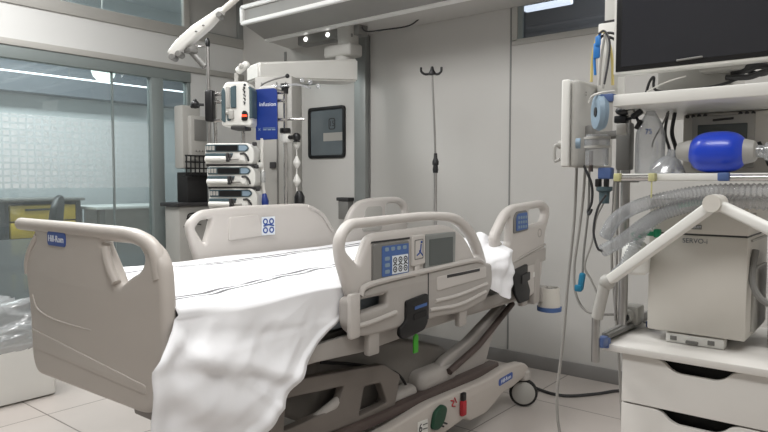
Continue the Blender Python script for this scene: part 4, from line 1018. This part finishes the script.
# ------------------------------------------------------------------ equipment trolley
tr = thing('equipment_trolley', 'white trolley with cut-out drawer fronts and two shelves holding breathing equipment', 'trolley', (-.37, 1.87, 0))
MB().box((-.606, 1.645, .757), (-.165, 2.12, .776), .003).build('worktop', 'lam', tr)
b = MB(); b.box((-.556, 1.675, .07), (-.54, 2.1, .757)); b.box((-.215, 1.675, .07), (-.199, 2.1, .757)); b.box((-.556, 2.085, .07), (-.199, 2.1, .757)); b.box((-.556, 1.675, .07), (-.199, 2.1, .086))
b.build('drawer_cabinet', 'lam', tr)
MB().box((-.54, 1.70, .086), (-.215, 1.71, .757)).build('cabinet_shade_sheet', 'rubber', tr)  # black sheet standing in for the shade behind the drawer cut-outs
for k in range(5):
    z1 = .754 - k * .1285; z0 = z1 - .1245
    o_ = [(-.556, z0), (-.199, z0), (-.199, z1), (-.285, z1), (-.300, z1 - .005), (-.318, z1 - .022), (-.335, z1 - .029), (-.42, z1 - .029), (-.437, z1 - .022), (-.455, z1 - .005), (-.47, z1), (-.556, z1)]
    MB().plate([rounded(o_, [.001, .001, .001, .02, .012, .012, .012, .012, .012, .012, .02, .001], 4)], XZ(1.667), .016, .0012, 1).build('drawer_front', 'lam', tr)
# shelves
MB().box((-.575, 1.605, 1.385), (-.165, 2.08, 1.414), .003).build('upper_shelf', 'white', tr)
sh = MB().box((-.575, 1.62, 1.201), (-.165, 2.08, 1.218), .003).build('middle_shelf', 'white', tr)
MB().tube([(-.565, 1.612, 1.207), (-.475, 1.612, 1.207)], .0075, 10, smooth=False).build('front_rail', 'chrome', sh); MB().tube([(-.33, 1.612, 1.207), (-.17, 1.612, 1.207)], .0075, 10, smooth=False).build('front_rail', 'chrome', sh)
for x in (-.558, -.475): MB().box((x - .008, 1.595, 1.199), (x + .008, 1.618, 1.219), .003).build('rail_clip', 'ylw', sh)
b = MB(); b.box((-.332, 1.596, 1.2), (-.308, 1.612, 1.219), .003); b.build('rail_clip', 'blue2', sh)
b = MB(); b.tube([(-.475, 1.60, 1.20), (-.475, 1.60, 1.16)], .002, 6); b.build('rail_hook', 'ylw', sh)
for x in (-.21,): MB().box((x - .025, 2.05, .776), (x + .025, 2.085, 1.80), .006).build('rear_post', 'grey', tr)
b = MB(); b.tube([(-.604, 1.80, .78), (-.604, 1.80, 1.385)], .0125, 14, smooth=False); b.tube([(-.635, 1.83, .80), (-.635, 1.83, 1.36)], .004, 8, smooth=False)
b.build('side_pole', 'steel', tr)
b = MB(); 
for z in (1.21, 1.40): b.box((-.63, 1.785, z - .014), (-.57, 1.815, z + .0), .003)
b.box((-.628, 1.782, 1.23), (-.588, 1.82, 1.36), .006)
b.build('pole_bracket', 'grey', tr)
sr = MB(); sr.box((-.612, 1.66, .775), (-.60, 2.1, .80), .002); sr.build('side_rail', 'grey', tr)
b = MB(); b.box((-.612, 1.636, .765), (-.585, 1.66, .79), .004); b.build('rail_clamp', 'blue2', tr)
b = MB(); b.box((-.625, 1.84, .79), (-.575, 1.90, .845), .008); b.lathe([(0, 0), (.018, 0), (.018, .03), (0, .03)], (-.60, 1.835, .818), (0, -1, 0), 16); b.build('pole_foot_clamp', 'ltgrey', tr)
b = MB(); b.lathe([(0, 0), (.013, 0), (.013, .006), (0, .006)], (-.60, 1.803, .818), (0, -1, 0), 16); b.build('clamp_screw', 'black', tr)
b = MB(); b.box((-.572, 1.90, .777), (-.535, 1.92, .795), .003); b.build('slide_stop', 'blue2', tr); MB().tube([(-.60, 1.66, .79), (-.59, 1.9, .79)], .008, 8, smooth=False).build('slide_bar', 'grey', tr)
for x in (-.52, -.235):
    for y in (1.74, 2.04): MB().lathe([(0, -.012), (.032, -.014), (.035, -.01), (.035, .01), (.032, .014), (0, .012)], (x, y, .036), (1, 0, 0), 18).build('caster', 'rubber', tr)

# ceiling column beside the trolley
cc = thing('supply_column', 'slim white ceiling column left of the big monitor', 'column', (-.69, 1.88, 1.45))
b = MB(); b.box((-.717, 1.872, 1.44), (-.655, 1.93, 1.66), .004); b.box((-.70, 1.875, 1.665), (-.64, 1.93, 3.0), .004); b.build('column_body', 'white', cc)
MB().box((-.702, 1.874, 1.659), (-.638, 1.931, 1.666)).build('column_seam', 'dark', cc)
b = MB(); b.tube([(-.66, 1.872, 1.60), (-.662, 1.84, 1.605), (-.68, 1.815, 1.61), (-.69, 1.81, 1.60)], .004, 6); b.tube([(-.655, 1.872, 1.60), (-.645, 1.84, 1.61), (-.66, 1.81, 1.615), (-.675, 1.805, 1.61)], .004, 6); b.build('cable_hook', 'black', cc)
# hung cable loops
def loop(name, m, pts, r, label, group=None, cat='cable'):
    return single(name, MB().tube(pts, r, 8), m, label, cat, group)
loop('sensor_cable', 'cab_y', [(-.714, 1.82, 1.485), (-.712, 1.82, 1.55), (-.70, 1.815, 1.60), (-.68, 1.81, 1.622), (-.664, 1.812, 1.595), (-.655, 1.82, 1.54), (-.652, 1.82, 1.47)], .0042, 'pale yellow cable looped over the hook left of the monitor')
b = MB(); b.tube([(-.695, 1.80, 1.50), (-.698, 1.80, 1.55), (-.69, 1.80, 1.60), (-.682, 1.80, 1.615)], .004, 8); b.cbox((-.69, 1.795, 1.567), (.02, .012, .045), .006); b.cbox((-.685, 1.79, 1.592), (.016, .012, .03), .006)
single('sensor_cable', b, 'cab_b', 'bright blue cable and plug hanging in the cable bundle left of the monitor', 'cable')
loop('sensor_cable', 'ltgrey', [(-.683, 1.80, 1.47), (-.68, 1.80, 1.53), (-.672, 1.80, 1.59), (-.668, 1.803, 1.61), (-.66, 1.80, 1.57), (-.668, 1.80, 1.5), (-.672, 1.80, 1.46)], .0035, 'grey cable hanging in the bundle between the yellow and blue cables')
loop('sensor_cable', 'cab_d', [(-.665, 1.79, 1.47), (-.655, 1.79, 1.53), (-.652, 1.79, 1.585), (-.667, 1.79, 1.617), (-.685, 1.79, 1.612)], .003, 'thin dark cable curling at the right of the hung cable bundle')

# big monitor on its stand
mn = thing('monitor', 'large black flat monitor with a silver edge on the top shelf', 'monitor', (-.33, 1.66, 1.415))
MB().box((-.589, 1.643, 1.468), (-.07, 1.685, 1.80), .005).build('housing', 'white', mn)
MB().box((-.582, 1.641, 1.475), (-.078, 1.648, 1.795), .002).build('bezel', 'black', mn)
MB().box((-.568, 1.6395, 1.486), (-.09, 1.642, 1.785), .001).build('screen', 'tv', mn)
b = MB(); b.tube([(-.435, 1.639, 1.487), (-.428, 1.637, 1.487), (-.385, 1.637, 1.489), (-.38, 1.639, 1.489)], .0025, 8); b.build('button_strip', 'grey', mn)
b = MB(); b.box((-.505, 1.73, 1.415), (-.335, 1.90, 1.487), .004); b.box((-.40, 1.686, 1.46), (-.30, 1.76, 1.60), .01); b.build('stand', 'ltgrey', mn)
b = MB(); b.tube([(-.33, 1.72, 1.452), (-.30, 1.71, 1.462), (-.27, 1.71, 1.468), (-.22, 1.72, 1.455)], .010, 8); b.tube([(-.34, 1.70, 1.445), (-.29, 1.69, 1.44), (-.25, 1.69, 1.45), (-.2, 1.7, 1.44)], .007, 8); b.tube([(-.32, 1.72, 1.47), (-.27, 1.72, 1.448), (-.23, 1.72, 1.47)], .006, 8)
single('cable_bunch', b, 'cab_d', 'bunch of thick black cables lying under the right of the monitor', 'cables')
single('cable', MB().tube([(-.525, 1.70, 1.418), (-.516, 1.70, 1.45), (-.505, 1.70, 1.462), (-.50, 1.70, 1.43), (-.44, 1.69, 1.421), (-.36, 1.69, 1.426), (-.31, 1.70, 1.44)], .0035, 8), 'cab_d', 'thin black cable running along the top shelf under the monitor', 'cable')
single('cable', MB().tube([(-.515, 1.68, 1.425), (-.48, 1.665, 1.437), (-.45, 1.66, 1.445), (-.42, 1.665, 1.452)], .0018, 8), 'cab_w', 'thin white cable slanting in front of the grey monitor stand', 'cable')

# breathing machine on the worktop
vn = thing('ventilator', 'boxy cream ventilator with a seam across its front on the trolley worktop', 'ventilator', (-.40, 1.9, .776))
b = MB(); b.box((-.527, 1.76, .805), (-.293, 2.04, 1.062), .006); b.box((-.527, 1.762, 1.064), (-.293, 2.04, 1.152), .006); b.build('housing', 'cream', vn)
MB().box((-.524, 1.764, 1.060), (-.296, 2.03, 1.066)).build('seam', 'dark', vn)
b = MB(); b.box((-.48, 1.765, .777), (-.34, 1.80, .802), .003); b.build('mounting_plate', 'white', vn)
b = MB()
for x in (-.46, -.37): b.box((x - .008, 1.762, .784), (x + .008, 1.767, .795), .001)
b.box((-.43, 1.760, .780), (-.40, 1.767, .788), .002); b.build('plate_slot', 'grey', vn)
MB().box((-.46, 1.86, .7765), (-.36, 1.98, .806), .004).build('foot_block', 'grey', vn)
bg = MB().box((-.431, 1.7595, 1.077), (-.398, 1.7625, 1.089), .001).build('maker_badge', 'grey', vn)
MB().text('MAQUET', .0075, XZ(1.759) @ Matrix.Translation((-.4145, 1.083, 0)), .0003).build('badge_lettering', 'inkw', bg)
b = MB(); b.text('SERVO-i', .017, XZ(1.7595) @ Matrix.Translation((-.413, 1.047, 0)), .0004); b.build('model_lettering', 'ink', vn)
b = MB(); b.cyl((-.29, 1.80, 1.11), (-.284, 1.80, 1.11), .012, 14); b.box((-.294, 1.79, 1.05), (-.288, 2.0, 1.055)); b.box((-.294, 1.82, .82), (-.286, 2.0, .98), .002); b.build('side_port', 'ltgrey', vn)
loop('gas_hose', 'grey', [(-.283, 1.80, 1.03), (-.286, 1.78, .97), (-.275, 1.77, .93), (-.25, 1.77, .905), (-.2, 1.78, .89)], .008, 'thick grey gas hose curving at the right side of the ventilator', cat='hose')
b = MB(); b.box((-.262, 1.86, .777), (-.17, 2.0, 1.02), .008)
gb = single('supply_unit', b, 'ltgrey', 'light grey box standing right of the ventilator at the photo edge', 'box')

# monitoring unit behind the bag on the middle shelf
du = thing('patient_module', 'grey display unit with a dark screen behind the blue resuscitator', 'display unit', (-.385, 1.97, 1.218))
b = MB(); b.box((-.487, 1.91, 1.219), (-.265, 2.04, 1.384), .006); b.build('housing', 'cream', du)
MB().box((-.462, 1.903, 1.235), (-.31, 1.912, 1.388 - .012), .003).build('front_frame', 'ltgrey', du)
MB().box((-.447, 1.900, 1.28), (-.327, 1.905, 1.352), .002).build('screen', 'screen', du)
b = MB()
for i, x in enumerate((-.475, -.46, -.445, -.43, -.345, -.33, -.315)): b.lathe([(0, 0), (.005, 0), (.005, .006), (0, .006)], (x, 1.91, 1.377), (0, -1, 0), 10)
b.tube([(-.41, 1.902, 1.363), (-.36, 1.902, 1.366)], .003, 6); b.build('knob', 'dark', du)
b = MB(); b.tube([(-.3, 1.905, 1.30), (-.285, 1.895, 1.27), (-.275, 1.9, 1.24)], .005, 6); b.build('plug_lead', 'cab_d', du)
for i, (x, y) in enumerate(((-.497, 1.86), (-.489, 1.84), (-.505, 1.83))):
    loop('cable', 'cab_d', [(x, y, 1.384), (x - .006, y, 1.33), (x + .006, y, 1.28), (x - .002, y, 1.222)], .004, 'black cable dropping from the top shelf beside the clear bottle', 'black cables beside the bottle')
loop('cable', 'grey', [(-.495, 1.80, 1.384), (-.507, 1.79, 1.35), (-.525, 1.78, 1.31), (-.53, 1.78, 1.29)], .0025, 'thin grey cable slanting beside the clear bottle shoulder')

# blue hand resuscitator
bv = thing('resuscitator_bag', 'royal blue hand resuscitator bag with clear necks lying on the middle shelf', 'resuscitator', (-.36, 1.665, 1.22))
cx, cy, cz = -.346, 1.665, 1.2675
pr = []
for i in range(25):
    t = -1 + 2 * i / 24; rr = .0485 * (1 - abs(t) ** 3.2) ** .5 if abs(t) < 1 else 0
    pr.append((max(rr, .017), .064 * t))
pr = [(0, -.064)] + pr + [(0, .064)]
MB().lathe(pr, (cx, cy, cz), (1, .04, 0), 36).build('bag', 'blue', bv)
MB().lathe([(0, 0), (.025, 0), (.027, .004), (.024, .018), (.019, .034), (.016, .036), (0, .036)], (cx - .0535, cy, cz + .004), (-1, 0, .03), 24).build('outlet_neck', 'ltgrey', bv)
b = MB(); b.lathe([(0, 0), (.03, 0), (.029, .008), (.024, .026), (.018, .03), (0, .03)], (cx + .050, cy, cz), (1, 0, 0), 24); b.build('inlet_neck', 'ltgrey', bv)
b = MB(); b.lathe([(0, 0), (.014, 0), (.014, .015), (.02, .017), (.02, .03), (.012, .03), (.012, .045), (0, .045)], (cx + .08, cy, cz), (1, 0, -.05), 20); b.build('valve', 'clear', bv)
b = MB(); b.lathe([(0, 0), (.012, 0), (.012, .03), (0, .03)], (cx + .118, cy, cz - .01), (1, 0, 0), 16); b.build('connector', 'paleblue', bv)
# clear mask beside it
b = MB(); b.lathe([(.042, 0), (.044, .006), (.036, .02), (.024, .036), (.012, .044), (.012, .06), (.010, .06), (.010, .044), (.022, .034), (.034, .018)], (-.468, 1.70, 1.219), (.25, -.1, 1), 28)
single('face_mask', b, 'clear', 'clear plastic breathing mask between the bottle and the blue bag', 'mask')
# clear bottle
bt = thing('clear_bottle', 'clear plastic bottle with blue number standing on the middle shelf', 'bottle', (-.527, 1.755, 1.218))
MB().lathe([(0, 0), (.034, .0), (.037, .004), (.037, .09), (.035, .11), (.026, .135), (.015, .155), (.012, .16), (.012, .164), (0, .164)], (-.527, 1.755, 1.219), seg=28).build('shell', 'clear', bt)
MB().text('75', .018, XZ(1.7165) @ Matrix.Translation((-.520, 1.327, 0)), .0008).build('number', 'inkb', bt)

# black ball clamp under the shelf
bc = thing('swivel_clamp', 'black swivel clamp with grey knob under the top shelf end', 'clamp', (-.58, 1.72, 1.35))
b = MB(); b.ball((-.582, 1.705, 1.383), (.02, .018, .012)); b.box((-.605, 1.70, 1.352), (-.573, 1.73, 1.372), .004); b.cbox((-.545, 1.70, 1.372), (.03, .02, .014), .004, Matrix.Rotation(R(-35), 4, 'Y')); b.cbox((-.54, 1.70, 1.345), (.026, .016, .01), .003, Matrix.Rotation(R(-60), 4, 'Y')); b.cyl((-.582, 1.71, 1.35), (-.582, 1.71, 1.385), .006, 8); b.tube([(-.575, 1.71, 1.36), (-.55, 1.705, 1.365), (-.54, 1.70, 1.35)], .004, 6)
b.build('joint', 'black', bc)
b = MB(); b.cbox((-.582, 1.70, 1.335), (.026, .022, .03), .004); b.cyl((-.565, 1.70, 1.376), (-.552, 1.70, 1.38), .009, 12); b.build('knob', 'ltgrey', bc)

# touch panel of the ventilator seen from behind, turned to the bed
tp = thing('touch_panel', 'flat white control screen seen from behind, turned towards the bed', 'screen', (-.748, 1.88, 1.237))
b = MB(); b.box((-.772, 1.745, 1.24), (-.748, 2.02, 1.488), .006, 3); b.build('front_half', 'white', tp)
b = MB(); b.box((-.746, 1.75, 1.238), (-.722, 2.03, 1.486), .010, 3); b.build('back_cover', 'ltgrey', tp)
b = MB(); b.box((-.7235, 1.80, 1.452), (-.721, 1.806, 1.456)); b.box((-.7235, 1.80, 1.444), (-.721, 1.806, 1.448)); b.build('cover_mark', 'grey', tp)
b = MB(); b.tube([(-.78, 1.76, 1.30), (-.79, 1.75, 1.30), (-.79, 1.75, 1.26), (-.775, 1.75, 1.262)], .005, 8); b.lathe([(0, 0), (.012, 0), (.012, .012), (0, .012)], (-.772, 1.765, 1.305), (-1, 0, 0), 14); b.build('rotary_knob', 'ltgrey', tp)
b = MB(); b.box((-.724, 1.80, 1.30), (-.70, 1.86, 1.36), .006); b.tube([(-.71, 1.83, 1.33), (-.66, 1.82, 1.33), (-.617, 1.80, 1.33)], .012, 10, smooth=False); b.build('mount_arm', 'grey', tp)
# pale blue coil hanging at the shelf end
pc = thing('hose_coil', 'pale blue round rubber coil hanging from the top shelf end', 'coil', (-.615, 1.62, 1.33))
ax = Vector((-.80, -.60, 0))
b = MB(); b.lathe([(.012, -.010), (.03, -.013), (.043, -.011), (.048, 0), (.043, .011), (.03, .013), (.012, .010), (.010, 0), (.012, -.010)], (-.614, 1.625, 1.376), ax, 36); b.build('coil', 'paleblue', pc)
b = MB(); b.cyl(Vector((-.614, 1.625, 1.376)) - ax * .012, Vector((-.614, 1.625, 1.376)) + ax * .012, .0125, 16); b.build('hub', 'black', pc)
b = MB(); b.box((-.605, 1.60, 1.398), (-.572, 1.63, 1.418), .003); b.build('blue_clip', 'blue2', pc)
loop('gas_tube', 'cab_w', [(-.64, 1.62, 1.40), (-.628, 1.61, 1.416), (-.60, 1.60, 1.421), (-.575, 1.62, 1.425)], .003, 'thin white tube arching over the pale blue coil', cat='tube')
# humidifier jar with its blue coupling
hj = thing('humidifier_jar', 'clear jar with grey bands in front of the control screen back', 'jar', (-.645, 1.70, 1.235))
b = MB(); b.lathe([(0, 0), (.028, 0), (.030, .004), (.030, .05), (.033, .053), (.033, .07), (.029, .074), (.029, .082), (0, .084)], (-.648, 1.70, 1.242), seg=28); b.build('jar', 'clear', hj)
b = MB(); b.lathe([(.031, 0), (.0345, 0), (.0345, .006), (.031, .006)], (-.648, 1.70, 1.312), seg=28); b.lathe([(.031, 0), (.0345, 0), (.0345, .006), (.031, .006)], (-.648, 1.70, 1.288), seg=28); b.build('band', 'ltgrey', hj)
b = MB(); b.cyl((-.66, 1.69, 1.225), (-.66, 1.69, 1.28), .006, 10); b.build('brass_stem', 'bedbrown', hj)
b = MB(); b.lathe([(0, 0), (.014, 0), (.014, .012), (0, .012)], (-.69, 1.69, 1.302), (-1, -.3, 0), 14); b.build('teal_port', 'paleblue', hj)
b = MB(); b.box((-.64, 1.685, 1.205), (-.605, 1.715, 1.236), .004); b.build('blue_coupling', 'blue2', hj)
b = MB(); b.box((-.645, 1.68, 1.184), (-.632, 1.70, 1.206), .003); b.box((-.622, 1.68, 1.184), (-.612, 1.70, 1.206), .003); b.build('coupling_latch', 'black', hj)
b = MB(); b.lathe([(0, 0), (.013, 0), (.014, .03), (.021, .035), (.021, .045), (0, .045)], (-.626, 1.70, 1.14), seg=18); b.build('funnel', 'slate', hj)

# ribbed clear breathing hoses
def ribbed(label, pts, r):
    P = smooth_path(pts, 8); L_ = sum((b - a).length for a, b in zip(P, P[1:])); k = int(L_ / .0075)
    return single('breathing_hose', MB().tube(pts, lambda t: r * (1 + .13 * math.sin(2 * PI * k * t)), 14, n=int(k * 6 / (len(pts) - 1))), 'clear', label, 'hose', 'clear ribbed breathing hoses')
ribbed('clear ribbed hose along the underside of the middle shelf, topmost of three', [(-.215, 1.63, 1.178), (-.345, 1.64, 1.176), (-.443, 1.64, 1.160), (-.526, 1.64, 1.134), (-.578, 1.645, 1.098), (-.603, 1.65, 1.055)], .016)
ribbed('clear ribbed hose with a free open end at the left, middle of three', [(-.22, 1.665, 1.150), (-.334, 1.655, 1.152), (-.398, 1.65, 1.142), (-.466, 1.65, 1.118), (-.513, 1.65, 1.087), (-.556, 1.645, 1.05), (-.607, 1.64, 1.018)], .0155)
ribbed('clear ribbed hose dropping behind the white arm, lowest of three', [(-.44, 1.69, 1.138), (-.485, 1.69, 1.108), (-.522, 1.69, 1.07), (-.545, 1.69, 1.02), (-.568, 1.69, .975), (-.592, 1.69, .95)], .014)
b = MB(); b.cbox((-.542, 1.715, 1.058), (.026, .022, .024), .004, Matrix.Rotation(R(-25), 4, 'Y')); b.cbox((-.515, 1.715, 1.064), (.04, .014, .012), .004); b.cbox((-.492, 1.715, 1.066), (.016, .022, .022), .004)
single('hose_connector', b, 'green', 'bright green hose connector on top of the white filter', 'connector')
loop('hose_sleeve', 'green', [(-.475, 1.725, 1.130), (-.43, 1.725, 1.142), (-.385, 1.725, 1.148), (-.35, 1.725, 1.15)], .0075, 'short green sleeve behind the clear hoses above the ventilator', cat='hose')
b = MB(); b.lathe([(0, 0), (.026, 0), (.034, .008), (.036, .04), (.034, .07), (.02, .085), (0, .09)], (-.548, 1.725, .955), (0, 0, 1), 28)
single('filter_drum', b, 'white', 'white drum filter behind the arm left of the ventilator', 'filter')

# jointed white support arm clamped to the trolley rail
sa = thing('hose_support_arm', 'white jointed support arm bent like a roof in front of the ventilator', 'support arm', (-.59, 1.62, .74))
piv, jnt, end = Vector((-.578, 1.60, .945)), Vector((-.318, 1.52, 1.152)), Vector((-.10, 1.46, 1.052))
def bar(a, c, wd, hg, bev):
    d = (c - a); L_ = d.length; x = d.normalized(); y = Vector((0, 0, 1)).cross(x).normalized(); z = x.cross(y)
    m = Matrix.Identity(4)
    for i in range(3): m[i][0], m[i][1], m[i][2], m[i][3] = x[i], y[i], z[i], a[i]
    return MB().box((0, -wd / 2, -hg / 2), (L_, wd / 2, hg / 2), bev, 3, m)
u = (jnt - piv).normalized(); bar(piv + u * .012, jnt - u * .012, .024, .024, .004).build('lower_bar', 'white', sa)
u = (end - jnt).normalized(); bar(jnt + u * .01, end, .024, .024, .008).build('upper_bar', 'white', sa)
b = MB(); b.ball(jnt, (.021, .021, .020)); b.cyl(jnt + Vector((-.004, -.02, 0)), jnt + Vector((.004, .02, 0)), .019, 18); b.build('elbow_joint', 'cream', sa)
b = MB(); b.ball(piv, (.02, .018, .02)); b.tube([piv - Vector((.024, 0, .095)), piv - Vector((.006, 0, .01))], .0145, 18, smooth=False); b.build('base_joint', 'ltgrey', sa)
b = MB(); b.box((-.595, 1.588, .735), (-.565, 1.612, .855), .004) if False else b.cyl((-.606, 1.605, .735), (-.606, 1.605, .86), .0105, 14); b.build('steel_stem', 'steel', sa)
b = MB(); b.box((-.606, 1.605, .772), (-.586, 1.642, .798), .004); b.build('stem_clamp', 'blue2', sa)

# hanging cables and tubes left of the trolley
loop('hanging_tube', 'cab_g', [(-.762, 1.84, 1.242), (-.771, 1.85, 1.083), (-.787, 1.85, .9), (-.80, 1.85, .712), (-.817, 1.85, .522), (-.80, 1.86, .38), (-.74, 1.92, .12), (-.70, 1.98, .008), (-.6, 2.1, .006)], .0048, 'long grey tube hanging from the control screen down to the floor', cat='tube')
loop('hanging_tube', 'cab_g', [(-.735, 1.84, 1.238), (-.745, 1.85, 1.144), (-.755, 1.85, 1.05), (-.768, 1.85, .94), (-.762, 1.85, .86), (-.733, 1.85, .815), (-.69, 1.86, .806), (-.63, 1.90, .806), (-.58, 1.93, .785)], .0042, 'grey tube sagging from the control screen to the worktop rail', cat='tube')
hc = thing('clip_cable', 'dark grey cable with a teal clip at its end beside the trolley', 'cable', (-.72, 1.82, .9))
MB().tube([(-.715, 1.82, 1.24), (-.716, 1.82, 1.116), (-.727, 1.82, .998), (-.73, 1.82, .93)], .0035, 8).build('cord', 'grey', hc)
b = MB(); b.cbox((-.731, 1.815, .905), (.018, .014, .052), .005, Matrix.Rotation(R(8), 4, 'Y')); b.cbox((-.738, 1.81, .885), (.022, .012, .02), .004); b.build('clip', 'tealclip', hc)
loop('hook_cable', 'cab_d', [(-.724, 1.80, 1.245), (-.70, 1.80, 1.19), (-.695, 1.79, 1.14), (-.705, 1.79, 1.115), (-.70, 1.785, 1.105), (-.692, 1.785, 1.12)], .004, 'short dark cable ending in a hook under the control screen')
loop('black_lead', 'cab_d', [(-.585, 1.60, 1.165), (-.607, 1.605, 1.131), (-.617, 1.605, 1.074), (-.606, 1.605, 1.03), (-.593, 1.605, 1.022)], .003, 'thin black lead curving round the ends of the clear hoses')
loop('hanging_tube', 'cab_g', [(-.64, 1.75, 1.15), (-.668, 1.76, 1.10), (-.68, 1.76, 1.03), (-.70, 1.76, .96), (-.685, 1.77, .92), (-.66, 1.77, .87)], .003, 'thin grey tube curving past the arm pivot', cat='tube')
loop('hanging_tube', 'cab_g', [(-.655, 1.86, 1.22), (-.66, 1.86, .999), (-.652, 1.86, .88), (-.642, 1.86, .79), (-.627, 1.86, .60), (-.62, 1.87, .4), (-.64, 1.9, .1), (-.66, 1.95, .008), (-.63, 2.2, .006)], .0042, 'grey tube running straight down behind the steel pole to the floor', cat='tube')
loop('hanging_tube', 'cab_w', [(-.642, 1.84, 1.22), (-.648, 1.84, 1.05), (-.636, 1.84, .90), (-.632, 1.84, .82), (-.60, 1.95, .79)], .004, 'pale tube hanging along the steel pole to the worktop corner', cat='tube')
loop('power_cable', 'cab_d', [(-1.90, 3.2, .05), (-1.80, 3.36, .012), (-1.731, 3.43, .008), (-1.60, 3.36, .008), (-1.484, 3.333, .008), (-1.40, 3.37, .008), (-1.30, 3.50, .008), (-1.23, 3.62, .008), (-1.1, 3.70, .008)], .009, 'black power cable lying on the floor tiles behind the bed')
